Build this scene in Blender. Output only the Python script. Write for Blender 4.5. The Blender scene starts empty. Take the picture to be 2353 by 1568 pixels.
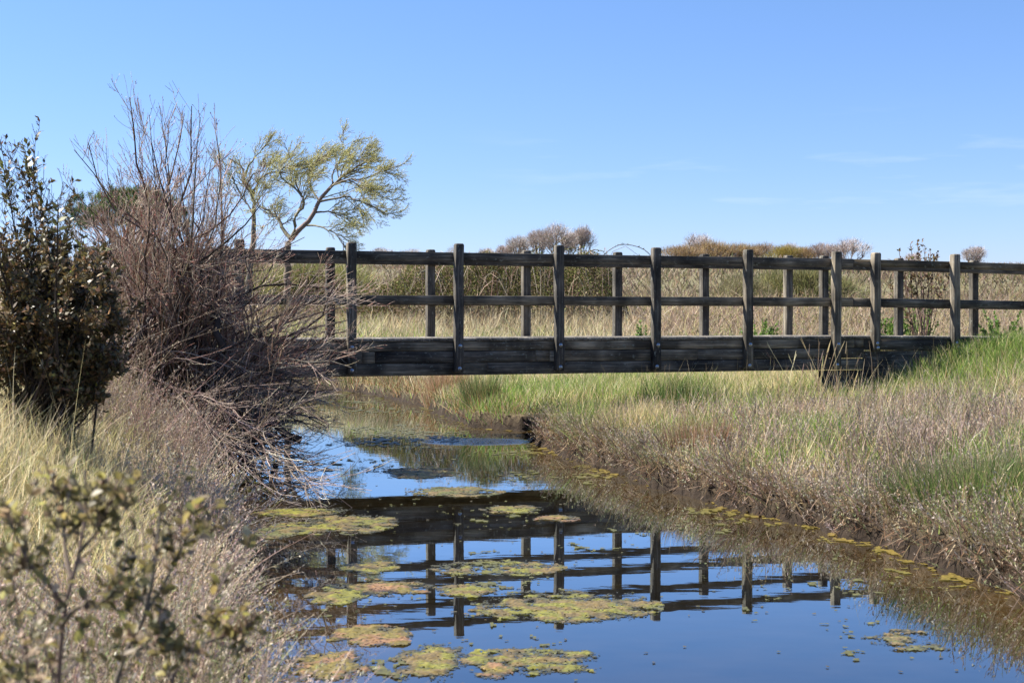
import bpy, math
import numpy as np
sc = bpy.context.scene
COL = sc.collection
PI = math.pi
rng = np.random.default_rng(11)
F, CX, HY, EYE = 3267.0, 1176.0, 730.0, 1.65     # reference lens (50 mm), horizon row, eye height over the water

def at(px, py, d):
    return np.array([(px-CX)/F*d, d, EYE-(py-HY)/F*d])

# ------------------------------------------------------------------ materials
def new_mat(name):
    m = bpy.data.materials.new(name); m.use_nodes = True
    nt = m.node_tree; nt.nodes.clear()
    return m, nt.nodes, nt.links

def veg_mat(name, trans=0.35, rough=0.55, spec=0.25, var=0.0):
    m, N, L = new_mat(name)
    a = N.new('ShaderNodeAttribute'); a.attribute_name = 'Col'
    p = N.new('ShaderNodeBsdfPrincipled'); p.inputs['Roughness'].default_value = rough
    p.inputs['Specular IOR Level'].default_value = spec
    L.new(a.outputs['Color'], p.inputs['Base Color'])
    o = N.new('ShaderNodeOutputMaterial')
    if trans > 0:
        t = N.new('ShaderNodeBsdfTranslucent'); L.new(a.outputs['Color'], t.inputs['Color'])
        mx = N.new('ShaderNodeMixShader'); mx.inputs[0].default_value = trans
        L.new(p.outputs[0], mx.inputs[1]); L.new(t.outputs[0], mx.inputs[2]); L.new(mx.outputs[0], o.inputs[0])
    else:
        L.new(p.outputs[0], o.inputs[0])
    return m

def ramp(N, stops):
    r = N.new('ShaderNodeValToRGB'); e = r.color_ramp.elements
    while len(e) < len(stops): e.new(0.5)
    for k, (pos, c) in enumerate(stops):
        e[k].position = pos; e[k].color = (*c, 1)
    return r

def timber_mat(name, axis, tint=(1, 1, 1), pale=1.0):
    """weathered, almost black stained softwood: grain along one axis, lichen blooms, pale scuffs"""
    m, N, L = new_mat(name)
    tc = N.new('ShaderNodeTexCoord')
    oi = N.new('ShaderNodeObjectInfo')
    add = N.new('ShaderNodeVectorMath'); add.operation = 'ADD'
    L.new(tc.outputs['Object'], add.inputs[0])
    rv = N.new('ShaderNodeCombineXYZ')
    mul = N.new('ShaderNodeMath'); mul.operation = 'MULTIPLY'; mul.inputs[1].default_value = 37.0
    L.new(oi.outputs['Random'], mul.inputs[0])
    for k in range(3): L.new(mul.outputs[0], rv.inputs[k])
    L.new(rv.outputs[0], add.inputs[1])
    mp = N.new('ShaderNodeMapping')
    s = [38.0, 38.0, 38.0]; s[axis] = 1.6
    mp.inputs['Scale'].default_value = s
    L.new(add.outputs[0], mp.inputs[0])
    g = N.new('ShaderNodeTexNoise'); g.inputs['Scale'].default_value = 1.0; g.inputs['Detail'].default_value = 6; g.inputs['Roughness'].default_value = .65
    L.new(mp.outputs[0], g.inputs['Vector'])
    r1 = ramp(N, [(0.30, (.022*tint[0], .022*tint[1], .022*tint[2])), (0.52, (.052*tint[0], .050*tint[1], .046*tint[2])), (0.75, (.13*pale*tint[0], .125*pale*tint[1], .115*pale*tint[2]))])
    L.new(g.outputs['Fac'], r1.inputs[0])
    # broad damp / bleached areas
    b = N.new('ShaderNodeTexNoise'); b.inputs['Scale'].default_value = 2.3; b.inputs['Detail'].default_value = 4
    L.new(add.outputs[0], b.inputs['Vector'])
    rb = ramp(N, [(0.38, (.42, .42, .42)), (0.66, (1.7, 1.68, 1.62))])
    L.new(b.outputs['Fac'], rb.inputs[0])
    tone = ramp(N, [(0, (.66, .66, .68)), (.5, (1.0, .97, .92)), (1, (1.35, 1.28, 1.16))]); L.new(oi.outputs['Random'], tone.inputs[0])
    m0 = N.new('ShaderNodeMix'); m0.data_type = 'RGBA'; m0.blend_type = 'MULTIPLY'; m0.inputs[0].default_value = 1.0
    L.new(r1.outputs[0], m0.inputs[6]); L.new(tone.outputs[0], m0.inputs[7])
    mm = N.new('ShaderNodeMix'); mm.data_type = 'RGBA'; mm.blend_type = 'MULTIPLY'; mm.inputs[0].default_value = 1.0
    L.new(m0.outputs[2], mm.inputs[6]); L.new(rb.outputs[0], mm.inputs[7])
    # lichen specks
    mp2 = N.new('ShaderNodeMapping'); s2 = [30.0, 30.0, 30.0]; s2[axis] = 13.0
    mp2.inputs['Scale'].default_value = s2
    L.new(add.outputs[0], mp2.inputs[0])
    l = N.new('ShaderNodeTexNoise'); l.inputs['Scale'].default_value = 1.0; l.inputs['Detail'].default_value = 5; l.inputs['Roughness'].default_value = .7
    L.new(mp2.outputs[0], l.inputs['Vector'])
    rl = ramp(N, [(0.59, (0, 0, 0)), (0.68, (1, 1, 1))])
    L.new(l.outputs['Fac'], rl.inputs[0])
    lm = N.new('ShaderNodeMix'); lm.data_type = 'RGBA'
    L.new(rl.outputs[0], lm.inputs[0]); L.new(mm.outputs[2], lm.inputs[6])
    lm.inputs[7].default_value = (.20, .205, .17, 1)
    p = N.new('ShaderNodeBsdfPrincipled'); p.inputs['Roughness'].default_value = .78; p.inputs['Specular IOR Level'].default_value = .25
    L.new(lm.outputs[2], p.inputs['Base Color'])
    bp = N.new('ShaderNodeBump'); bp.inputs['Strength'].default_value = .5; bp.inputs['Distance'].default_value = .006
    L.new(g.outputs['Fac'], bp.inputs['Height']); L.new(bp.outputs[0], p.inputs['Normal'])
    o = N.new('ShaderNodeOutputMaterial'); L.new(p.outputs[0], o.inputs[0])
    return m

M = {}
M['blade'] = veg_mat('grass_blades', .45, .5, .25)
M['scrub'] = veg_mat('saltmarsh_leaves', .25, .75, .12)
M['leaf'] = veg_mat('glossy_evergreen_leaves', .22, .46, .4)
M['soft_leaf'] = veg_mat('young_leaves', .5, .5, .3)
M['bark'] = veg_mat('bark', 0, .8, .2)
M['twig'] = veg_mat('twigs', 0, .6, .3)
M['timber_x'] = timber_mat('weathered_timber_lengthwise', 0, (1.95, 1.78, 1.52), 1.15)
M['timber_z'] = timber_mat('weathered_timber_upright', 2, (1.75, 1.62, 1.42), 1.3)
M['timber_y'] = timber_mat('weathered_timber_crosswise', 1, (4.2, 4.0, 3.7), 1.0)
M['timber_new'] = timber_mat('newer_brown_timber', 0, (1.7, 1.45, 1.1), .8)

def plain(name, col, rough=.5, metal=0.0, spec=.5):
    m, N, L = new_mat(name)
    p = N.new('ShaderNodeBsdfPrincipled'); p.inputs['Base Color'].default_value = (*col, 1)
    p.inputs['Roughness'].default_value = rough; p.inputs['Metallic'].default_value = metal
    p.inputs['Specular IOR Level'].default_value = spec
    n = N.new('ShaderNodeTexNoise'); n.inputs['Scale'].default_value = 40; n.inputs['Detail'].default_value = 4
    mr = N.new('ShaderNodeMapRange'); mr.inputs[3].default_value = rough*.8; mr.inputs[4].default_value = min(1, rough*1.25)
    L.new(n.outputs['Fac'], mr.inputs[0]); L.new(mr.outputs[0], p.inputs['Roughness'])
    o = N.new('ShaderNodeOutputMaterial'); L.new(p.outputs[0], o.inputs[0])
    return m
M['steel'] = plain('galvanised_steel', (.42, .44, .46), .38, 1.0)
M['van_white'] = plain('white_van_paint', (.75, .76, .78), .3)
M['van_glass'] = plain('dark_van_glass', (.03, .035, .045), .1)
M['tyre'] = plain('black_rubber', (.02, .02, .02), .8)

# ------------------------------------------------------------------ object helpers
def link(o, parent=None):
    COL.objects.link(o)
    if parent is not None: o.parent = parent
    return o

def tag(o, label=None, cat=None, group=None, kind=None):
    if label: o['label'] = label
    if cat: o['category'] = cat
    if group: o['group'] = group
    if kind: o['kind'] = kind
    return o

def empty(name, loc=(0, 0, 0), rz=0.0):
    o = bpy.data.objects.new(name, None); COL.objects.link(o)
    o.location = loc; o.rotation_euler = (0, 0, rz); o.empty_display_size = .2
    return o

class Geo:
    """numpy mesh accumulator: quads (a triangle repeats no vertex, it goes into its own list)"""
    def __init__(s): s.v = []; s.q = []; s.t = []; s.c = []; s.n = 0
    def add(s, v, q=None, t=None, c=None):
        v = np.asarray(v, float).reshape(-1, 3)
        if q is not None and len(q): s.q.append(np.asarray(q, int).reshape(-1, 4)+s.n)
        if t is not None and len(t): s.t.append(np.asarray(t, int).reshape(-1, 3)+s.n)
        if c is None: c = np.full((len(v), 3), .5)
        c = np.asarray(c, float)
        if c.ndim == 1: c = np.tile(c, (len(v), 1))
        s.c.append(c); s.v.append(v); s.n += len(v)
        return s
    def build(s, name, mat, parent=None, smooth=False, origin=None):
        v = np.concatenate(s.v); c = np.concatenate(s.c)
        if origin is not None: v = v-np.asarray(origin, float)
        q = np.concatenate(s.q) if s.q else np.zeros((0, 4), int)
        t = np.concatenate(s.t) if s.t else np.zeros((0, 3), int)
        me = bpy.data.meshes.new(name)
        me.vertices.add(len(v)); me.vertices.foreach_set('co', v.astype(np.float32).ravel())
        nl = q.size+t.size
        me.loops.add(nl); me.loops.foreach_set('vertex_index', np.concatenate([q.ravel(), t.ravel()]).astype(np.int32))
        me.polygons.add(len(q)+len(t))
        st = np.concatenate([np.arange(len(q))*4, q.size+np.arange(len(t))*3]).astype(np.int32)
        me.polygons.foreach_set('loop_start', st)
        if smooth: me.polygons.foreach_set('use_smooth', np.ones(len(q)+len(t), bool))
        me.update(calc_edges=True)
        at_ = me.attributes.new('Col', 'FLOAT_COLOR', 'POINT')
        at_.data.foreach_set('color', np.concatenate([c, np.ones((len(c), 1))], 1).astype(np.float32).ravel())
        me.materials.append(mat)
        o = bpy.data.objects.new(name, me)
        if origin is not None and parent is None: o.location = origin
        return link(o, parent)
    def box(s, lo, hi, c=None, bev=0.0):
        lo = np.array(lo, float); hi = np.array(hi, float)
        if bev <= 0:
            v = np.array([[x, y, z] for z in (lo[2], hi[2]) for y in (lo[1], hi[1]) for x in (lo[0], hi[0])])
            return s.add(v, [[0, 2, 3, 1], [4, 5, 7, 6], [0, 1, 5, 4], [2, 6, 7, 3], [0, 4, 6, 2], [1, 3, 7, 5]], c=c)
        # chamfered box: 24 verts, one per (corner, axis-face)
        V = []; idx = {}
        for ax in range(3):
            for sg in (0, 1):
                for a in (0, 1):
                    for b in (0, 1):
                        o1, o2 = [k for k in range(3) if k != ax]
                        p = np.zeros(3); p[ax] = (lo, hi)[sg][ax]
                        p[o1] = lo[o1]+bev if a == 0 else hi[o1]-bev
                        p[o2] = lo[o2]+bev if b == 0 else hi[o2]-bev
                        key = [0, 0, 0]; key[ax] = sg; key[o1] = a; key[o2] = b
                        idx[(ax, tuple(key))] = len(V); V.append(p)
        Q = []; T = []; ctr = (lo+hi)/2
        for ax in range(3):
            o1, o2 = [k for k in range(3) if k != ax]
            for sg in (0, 1):
                f = []
                for a, b in ((0, 0), (1, 0), (1, 1), (0, 1)):
                    key = [0, 0, 0]; key[ax] = sg; key[o1] = a; key[o2] = b; f.append(idx[(ax, tuple(key))])
                Q.append(f)
            for a in (0, 1):           # edges along ax
                for b in (0, 1):
                    k0 = [0, 0, 0]; k0[o1] = a; k0[o2] = b; k1 = list(k0); k1[ax] = 1
                    Q.append([idx[(o1, tuple(k0))], idx[(o1, tuple(k1))], idx[(o2, tuple(k1))], idx[(o2, tuple(k0))]])
        for a in (0, 1):
            for b in (0, 1):
                for d in (0, 1):
                    T.append([idx[(0, (a, b, d))], idx[(1, (a, b, d))], idx[(2, (a, b, d))]])
        V = np.array(V)
        def fix(f):
            p = V[f]; n = np.cross(p[1]-p[0], p[2]-p[0])
            return f if np.dot(n, p.mean(0)-ctr) > 0 else f[::-1]
        return s.add(V, [fix(f) for f in Q], [fix(f) for f in T], c=c)

def norm(a): return a/np.maximum(np.linalg.norm(a, axis=-1, keepdims=True), 1e-9)

def ribbons(g, base, d, L, W, bend, col, K=4, tip=.12, side=None):
    n = len(base)
    if n == 0: return
    d = norm(d); L = np.broadcast_to(L, n); W = np.broadcast_to(W, n)
    t = np.linspace(0, 1, K)
    P = base[:, None]+d[:, None]*(L[:, None]*t)[..., None]+bend[:, None]*(L[:, None]*t**2)[..., None]
    if side is None:
        a = rng.uniform(0, 2*PI, n); side = np.stack([np.cos(a), np.sin(a), np.zeros(n)], 1)
    side = norm(side-d*(side*d).sum(1, keepdims=True))
    w = (W[:, None]*(1-(1-tip)*t**1.6))/2
    A = P-side[:, None]*w[..., None]; B = P+side[:, None]*w[..., None]
    v = np.stack([A, B], 2).reshape(n, 2*K, 3)
    q0 = np.array([[2*k, 2*k+1, 2*k+3, 2*k+2] for k in range(K-1)])
    q = (np.arange(n)[:, None, None]*2*K+q0[None]).reshape(-1, 4)
    g.add(v.reshape(-1, 3), q, c=np.repeat(col, 2*K, 0))

def leaves(g, p, d, L, W, col, side=None, fold=.0):
    n = len(p)
    if n == 0: return
    d = norm(d); L = np.broadcast_to(L, n)[:, None]; W = np.broadcast_to(W, n)[:, None]
    if side is None: side = rng.normal(size=(n, 3))
    s = norm(side-d*(side*d).sum(1, keepdims=True)); u = np.cross(d, s)
    v = np.stack([p, p+d*L*.45+s*W*.5+u*fold*W, p+d*L, p+d*L*.45-s*W*.5+u*fold*W], 1)
    q = (np.arange(n)[:, None]*4+np.arange(4)[None])
    g.add(v.reshape(-1, 3), q, c=np.repeat(col, 4, 0))

def tubes(g, P, R, col, sides=3):
    n, K, _ = P.shape
    if n == 0: return
    T = norm(np.gradient(P, axis=1))
    ref = np.where(np.abs(T[..., 2:3]) > .9, np.array([1., 0, 0]), np.array([0, 0, 1.]))
    A = norm(np.cross(T, ref)); B = np.cross(T, A)
    ph = np.arange(sides)/sides*2*PI
    v = P[:, :, None]+(A[:, :, None]*np.cos(ph)[None, None, :, None]+B[:, :, None]*np.sin(ph)[None, None, :, None])*R[:, :, None, None]
    q0 = []
    for k in range(K-1):
        for j in range(sides):
            q0.append([k*sides+j, k*sides+(j+1) % sides, (k+1)*sides+(j+1) % sides, (k+1)*sides+j])
    q = (np.arange(n)[:, None, None]*K*sides+np.array(q0)[None]).reshape(-1, 4)
    col = np.broadcast_to(col, (n, 3))
    g.add(v.reshape(-1, 3), q, c=np.repeat(col, K*sides, 0))

def resample(pts, K):
    pts = np.asarray(pts, float)
    # Catmull-Rom through the given points, then K even samples
    if len(pts) == 2: dense = pts
    else:
        e = np.vstack([2*pts[0]-pts[1], pts, 2*pts[-1]-pts[-2]]); out = []
        for i in range(1, len(e)-2):
            t = np.linspace(0, 1, 12, endpoint=False)[:, None]
            p0, p1, p2, p3 = e[i-1], e[i], e[i+1], e[i+2]
            out.append(.5*((2*p1)+(-p0+p2)*t+(2*p0-5*p1+4*p2-p3)*t**2+(-p0+3*p1-3*p2+p3)*t**3))
        dense = np.vstack(out+[pts[-1:]])
    s = np.r_[0, np.cumsum(np.linalg.norm(np.diff(dense, axis=0), axis=1))]
    t = np.linspace(0, s[-1], K)
    return np.stack([np.interp(t, s, dense[:, k]) for k in range(3)], 1)

def spawn(P, R, m, t0, t1, ang, lenf, radf, K, up=(0, 0, .0), jit=.12, minlen=.0, angsd=.25, lentaper=.5):
    """children of every parent polyline, all at once; ang = mean angle away from the parent"""
    n, Kp, _ = P.shape
    pi = np.repeat(np.arange(n), m); N = len(pi)
    t = rng.uniform(t0, t1, N)*(Kp-1)
    i0 = np.minimum(t.astype(int), Kp-2); f = (t-i0)[:, None]
    pos = P[pi, i0]*(1-f)+P[pi, i0+1]*f
    tan = norm(P[pi, i0+1]-P[pi, i0])
    r = R[pi, i0]*(1-f[:, 0])+R[pi, i0+1]*f[:, 0]
    plen = np.linalg.norm(np.diff(P, axis=1), axis=2).sum(1)[pi]
    x = rng.normal(size=(N, 3)); x = norm(x-tan*(x*tan).sum(1, keepdims=True))
    a = np.abs(ang+rng.normal(0, angsd, N))[:, None]
    d = norm(tan*np.cos(a)+x*np.sin(a))
    ln = np.maximum(plen*lenf*rng.uniform(.55, 1.25, N)*(1-lentaper*(t/(Kp-1))), minlen)
    step = (ln/(K-1))[:, None]
    C = [pos]; up = np.asarray(up, float)
    for k in range(K-1):
        d = norm(d+up/(K-1)*2+rng.normal(0, jit, (N, 3)))
        C.append(C[-1]+d*step)
    C = np.stack(C, 1)
    tt = np.linspace(1, .35, K)
    return C, (r*radf)[:, None]*tt[None]

def vary(base, n, sd=.18, hue=.06):
    base = np.asarray(base, float)
    c = base[None]*np.exp(rng.normal(0, sd, (n, 1)))*np.exp(rng.normal(0, hue, (n, 3)))
    return np.clip(c, .004, .85)

def pick(pal, w, n, sd=.18, hue=.05):
    pal = np.asarray(pal, float); w = np.asarray(w, float)
    if w.ndim == 1:
        k = rng.choice(len(pal), n, p=w/w.sum())
    else:
        cw = np.cumsum(w/w.sum(1, keepdims=True), 1); k = (rng.uniform(size=(n, 1)) > cw).sum(1).clip(0, len(pal)-1)
    return np.clip(pal[k]*np.exp(rng.normal(0, sd, (n, 1)))*np.exp(rng.normal(0, hue, (n, 3))), .004, .85)

# ------------------------------------------------------------------ noise, channel, terrain
def _h(ix, iy, s):
    n = (ix*374761393+iy*668265263+s*974634777) & 0xffffffff
    n = ((n ^ (n >> 13))*1274126177) & 0xffffffff
    return ((n ^ (n >> 16)) & 0xffff)/65535.0

def vnoise(x, y, s=0):
    x = np.asarray(x, float); y = np.asarray(y, float)
    ix = np.floor(x).astype(np.int64); iy = np.floor(y).astype(np.int64)
    fx = x-ix; fy = y-iy; fx = fx*fx*(3-2*fx); fy = fy*fy*(3-2*fy)
    return (_h(ix, iy, s)*(1-fx)+_h(ix+1, iy, s)*fx)*(1-fy)+(_h(ix, iy+1, s)*(1-fx)+_h(ix+1, iy+1, s)*fx)*fy

def fbm(x, y, s=0, o=3):
    v = 0; a = .5; tot = 0
    for k in range(o):
        v = v+a*vnoise(x*2**k, y*2**k, s+k*17); tot += a; a *= .5
    return v/tot

def ss(x, a, b):
    t = np.clip((x-a)/(b-a), 0, 1); return t*t*(3-2*t)

CH = np.array([(6.2, -10), (4.6, 2), (3.55, 6), (3.02, 8.4), (2.69, 10.07), (2.46, 11.1), (1.96, 12.25), (1.45, 13.82), (1.21, 14.97),
    (.63, 16.6), (.30, 18.9), (.45, 19.7), (1.25, 20.7), (1.0, 21.1), (.15, 20.75), (-.62, 21.3), (-1.35, 25.1), (-2.22, 28.4), (-3.17, 30.8), (-4.16, 32.7), (-5.94, 33.9),
    (-12, 35.5), (-30, 38), (-30, 32), (-14, 30), (-9.5, 26.8), (-6.4, 23.3), (-4.55, 20), (-3.42, 16.5), (-2.85, 13.5), (-2.35, 11.5), (-1.62, 8.3), (-1.30, 6.4),
    (-.5, 4.2), (.8, 2.4), (1.5, 0), (2.2, -10)])

def chan_sd(x, y):
    """metres outside (+) or inside (-) the stream, with a ragged edge"""
    x = np.asarray(x, float); y = np.asarray(y, float); sh = x.shape
    x = x.ravel(); y = y.ravel()
    best = np.full(len(x), 1e9); ins = np.zeros(len(x), bool)
    for i in range(len(CH)):
        a = CH[i]; b = CH[(i+1) % len(CH)]; e = b-a
        t = np.clip(((x-a[0])*e[0]+(y-a[1])*e[1])/(e@e), 0, 1)
        best = np.minimum(best, (x-a[0]-t*e[0])**2+(y-a[1]-t*e[1])**2)
        if a[1] != b[1]:
            c = ((a[1] > y) != (b[1] > y)) & (x < (b[0]-a[0])*(y-a[1])/(b[1]-a[1])+a[0])
            ins ^= c
    sd = np.sqrt(best)*np.where(ins, -1, 1)
    sd = sd+.26*(fbm(x*1.3+9, y*1.3, 3, 3)-.5)+.10*(vnoise(x*6, y*6, 8)-.5)
    return sd.reshape(sh)

# the bridge line (needed by the terrain): P0 = foot of one post, U along the bridge, V across it
P0 = np.array([-2.12, 18.67]); U = np.array([.943, .333]); U = U/np.linalg.norm(U); V = np.array([-U[1], U[0]]); SP = 1.462
DECK = 1.38

def ground_z(x, y):
    x = np.asarray(x, float); y = np.asarray(y, float)
    sd = chan_sd(x, y)
    left = ss(-x-.2*(y-8)+.2, -1.0, 1.0)*ss(30-y, 0, 5)
    step = .17+.10*vnoise(x*.9, y*.9, 5)
    bank = step*ss(sd, -.02, .06)+(.17+.06*left)*ss(sd, .05, 1.7)
    z = -.45*ss(-sd, -.02, .7)+bank+.36*left*ss(sd, .5, 1.8)*ss(y, 5.5, 9)
    al = (x-P0[0])*U[0]+(y-P0[1])*U[1]; pe = (x-P0[0])*V[0]+(y-P0[1])*V[1]
    out = ss(sd, 0, 1.6)
    z = z+out*(.72*ss(al, 4.9*SP, 7.0*SP)*np.exp(-np.clip(np.abs(pe-.6)-1.0, 0, 99)**2/7.0))      # right approach mound
    z = z+out*(.75*ss(-al, .9*SP, 3.0*SP)*np.exp(-np.clip(np.abs(pe-.6)-1.0, 0, 99)**2/14.0))     # left approach mound
    z = z+out*.05*np.clip(x-3, 0, 8)*ss(24-y, 0, 6)
    z = z+out*(.30*ss(y, 24, 33)+(.95*ss(y, 30, 50)-.9*ss(y, 62, 95))*(1-.45*ss(-x, 3, 8)))
    z = z+15.6*ss(y, 150, 440)*(1-.12*ss(x, 60, 150))
    z = z+out*.12*(fbm(x*.7, y*.7, 21, 3)-.5)+.8*ss(y, 60, 120)*(fbm(x*.02, y*.02, 31, 3)-.5)
    return z

def axis(parts):
    out = [np.array([parts[0][0]])]
    for a, b, st in parts: out.append(np.linspace(a, b, max(2, int(round((b-a)/st))+1))[1:])
    return np.concatenate(out)
gx = axis([(-900, -120, 30), (-120, -30, 3), (-30, -7, .5), (-7, 6, .075), (6, 14, .3), (14, 40, 1), (40, 130, 5), (130, 900, 35)])
gy = axis([(-40, 3, 1.5), (3, 6, .2), (6, 23, .085), (23, 36, .14), (36, 62, .5), (62, 160, 4), (160, 480, 10), (480, 1500, 60)])
GX, GY = np.meshgrid(gx, gy); GZ = ground_z(GX, GY)
nx, ny = len(gx), len(gy)
i = np.arange(ny-1)[:, None]*nx+np.arange(nx-1)[None]
q = np.stack([i, i+1, i+nx+1, i+nx], -1).reshape(-1, 4)
g = Geo()
x_, y_, z_ = GX.ravel(), GY.ravel(), GZ.ravel()
sdg = chan_sd(x_, y_)
litter = np.array([.145, .115, .072]); mud = np.array([.024, .017, .012]); green = np.array([.10, .115, .04]); hillc = np.array([.17, .145, .105])
w_m = (1-ss(sdg, .03, .16))[:, None]; w_g = (ss(fbm(x_*.5, y_*.5, 77), .42, .62)*ss(sdg, .4, 1.5))[:, None]
c = litter*(1-w_g)+green*w_g; c = c*(1-w_m)+mud*w_m
fh = ss(y_, 60, 140)[:, None]; patch = fbm(x_*.03, y_*.012, 55)[:, None]
c = c*(1-fh)+(hillc*(1-patch)+np.array([.12, .125, .05])*patch)*fh
g.add(np.stack([x_, y_, z_], 1), q, c=c)
m, N, L = new_mat('ground_litter')
a = N.new('ShaderNodeAttribute'); a.attribute_name = 'Col'
tc = N.new('ShaderNodeTexCoord'); n1 = N.new('ShaderNodeTexNoise'); n1.inputs['Scale'].default_value = 9; n1.inputs['Detail'].default_value = 8; n1.inputs['Roughness'].default_value = .7
L.new(tc.outputs['Object'], n1.inputs['Vector'])
r = ramp(N, [(.3, (.45, .45, .45)), (.7, (1.6, 1.55, 1.45))]); L.new(n1.outputs['Fac'], r.inputs[0])
mm = N.new('ShaderNodeMix'); mm.data_type = 'RGBA'; mm.blend_type = 'MULTIPLY'; mm.inputs[0].default_value = 1
L.new(a.outputs['Color'], mm.inputs[6]); L.new(r.outputs[0], mm.inputs[7])
p = N.new('ShaderNodeBsdfPrincipled'); p.inputs['Roughness'].default_value = .9; p.inputs['Specular IOR Level'].default_value = .15
L.new(mm.outputs[2], p.inputs['Base Color'])
bp = N.new('ShaderNodeBump'); bp.inputs['Distance'].default_value = .05; L.new(n1.outputs['Fac'], bp.inputs['Height']); L.new(bp.outputs[0], p.inputs['Normal'])
o = N.new('ShaderNodeOutputMaterial'); L.new(p.outputs[0], o.inputs[0])
M['ground'] = m
tag(g.build('ground', M['ground'], smooth=True), kind='structure')

# ------------------------------------------------------------------ water
m, N, L = new_mat('stream_water')
tc = N.new('ShaderNodeTexCoord')
mp = N.new('ShaderNodeMapping'); mp.inputs['Scale'].default_value = (1.1, 2.6, 1); L.new(tc.outputs['Object'], mp.inputs[0])
n1 = N.new('ShaderNodeTexNoise'); n1.inputs['Scale'].default_value = 2.2; n1.inputs['Detail'].default_value = 2.5; n1.inputs['Roughness'].default_value = .5; L.new(mp.outputs[0], n1.inputs['Vector'])
bp = N.new('ShaderNodeBump'); bp.inputs['Strength'].default_value = .10; bp.inputs['Distance'].default_value = .0036; L.new(n1.outputs['Fac'], bp.inputs['Height'])
# a cat's-paw of wind ripples by the side gully
n2 = N.new('ShaderNodeTexNoise'); n2.inputs['Scale'].default_value = 24; n2.inputs['Detail'].default_value = 2; L.new(mp.outputs[0], n2.inputs['Vector'])
dv = N.new('ShaderNodeVectorMath'); dv.operation = 'SUBTRACT'; L.new(tc.outputs['Object'], dv.inputs[0]); dv.inputs[1].default_value = (-.45, 19.0, 0)
dm = N.new('ShaderNodeVectorMath'); dm.operation = 'MULTIPLY'; L.new(dv.outputs[0], dm.inputs[0]); dm.inputs[1].default_value = (1.25, 1.5, 0)
ln = N.new('ShaderNodeVectorMath'); ln.operation = 'LENGTH'; L.new(dm.outputs[0], ln.inputs[0])
mr = N.new('ShaderNodeMapRange'); mr.inputs[1].default_value = 1.0; mr.inputs[2].default_value = .55; mr.inputs[3].default_value = 0; mr.inputs[4].default_value = .4; L.new(ln.outputs['Value'], mr.inputs[0])
bp2 = N.new('ShaderNodeBump'); bp2.inputs['Distance'].default_value = .02; L.new(mr.outputs[0], bp2.inputs['Strength']); L.new(n2.outputs['Fac'], bp2.inputs['Height']); L.new(bp.outputs[0], bp2.inputs['Normal'])
n3 = N.new('ShaderNodeTexNoise'); n3.inputs['Scale'].default_value = 3.0; n3.inputs['Detail'].default_value = 6; L.new(tc.outputs['Object'], n3.inputs['Vector'])
r0 = ramp(N, [(.3, (.55, .55, .55)), (.7, (1.5, 1.45, 1.4))]); L.new(n3.outputs['Fac'], r0.inputs[0])
wa = N.new('ShaderNodeAttribute'); wa.attribute_name = 'Col'
r = N.new('ShaderNodeMix'); r.data_type = 'RGBA'; r.blend_type = 'MULTIPLY'; r.inputs[0].default_value = 1; L.new(wa.outputs['Color'], r.inputs[6]); L.new(r0.outputs[0], r.inputs[7])
p = N.new('ShaderNodeBsdfPrincipled'); p.inputs['Roughness'].default_value = .3; p.inputs['Specular IOR Level'].default_value = 0
gl = N.new('ShaderNodeBsdfGlossy'); gl.inputs['Roughness'].default_value = .012; gl.inputs['Color'].default_value = (.86, .95, 1, 1); L.new(bp2.outputs[0], gl.inputs['Normal'])
fr = N.new('ShaderNodeFresnel'); fr.inputs['IOR'].default_value = 1.36; L.new(bp2.outputs[0], fr.inputs['Normal'])
# reflection strengthened beyond clean water's, its glossy colour bluish, to brighten the mirrored sky
fm = N.new('ShaderNodeMath'); fm.operation = 'MULTIPLY'; fm.inputs[1].default_value = 1.85; fm.use_clamp = True; L.new(fr.outputs[0], fm.inputs[0])
fc = N.new('ShaderNodeMath'); fc.operation = 'MINIMUM'; fc.inputs[1].default_value = .74; L.new(fm.outputs[0], fc.inputs[0])
wm = N.new('ShaderNodeMixShader'); L.new(fc.outputs[0], wm.inputs[0]); L.new(p.outputs[0], wm.inputs[1]); L.new(gl.outputs[0], wm.inputs[2])
L.new(r.outputs[2], p.inputs['Base Color'])
o = N.new('ShaderNodeOutputMaterial'); L.new(wm.outputs[0], o.inputs[0])
M['water'] = m
wx = axis([(-34, -8, 2), (-8, 6, .16), (6, 12, 1)]); wy = axis([(-12, 5, 1), (5, 36, .16), (36, 41, 1)]); WX, WY = np.meshgrid(wx, wy); n_ = len(wx)
i = np.arange(len(wy)-1)[:, None]*n_+np.arange(n_-1)[None]; ws = chan_sd(WX, WY).ravel()[:, None]; deep = ss(-ws, .05, 1.1)
g = Geo().add(np.stack([WX.ravel(), WY.ravel(), 0*WX.ravel()], 1), np.stack([i, i+1, i+n_+1, i+n_], -1).reshape(-1, 4), c=np.array([.060, .036, .011])*(1-deep)+np.array([.012, .0092, .0045])*deep)
tag(g.build('water', M['water']), kind='structure')

# ------------------------------------------------------------------ the footbridge
A_ = math.atan2(U[1], U[0])
bridge = empty('timber_footbridge', (P0[0], P0[1], 0), A_)
tag(bridge, 'dark weathered timber footbridge with post and rail sides crossing the stream', 'footbridge')
W_ = 1.30
def drop(x): return -max(0.0, x-5.6*SP)*.012            # the approach falls away slightly
KS = [-2, -1, 0, 1, 2, 3, 4, 5, 5.47, 6.45, 7.42, 8.4]
TOP, BOT = 2.64, .915

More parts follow.
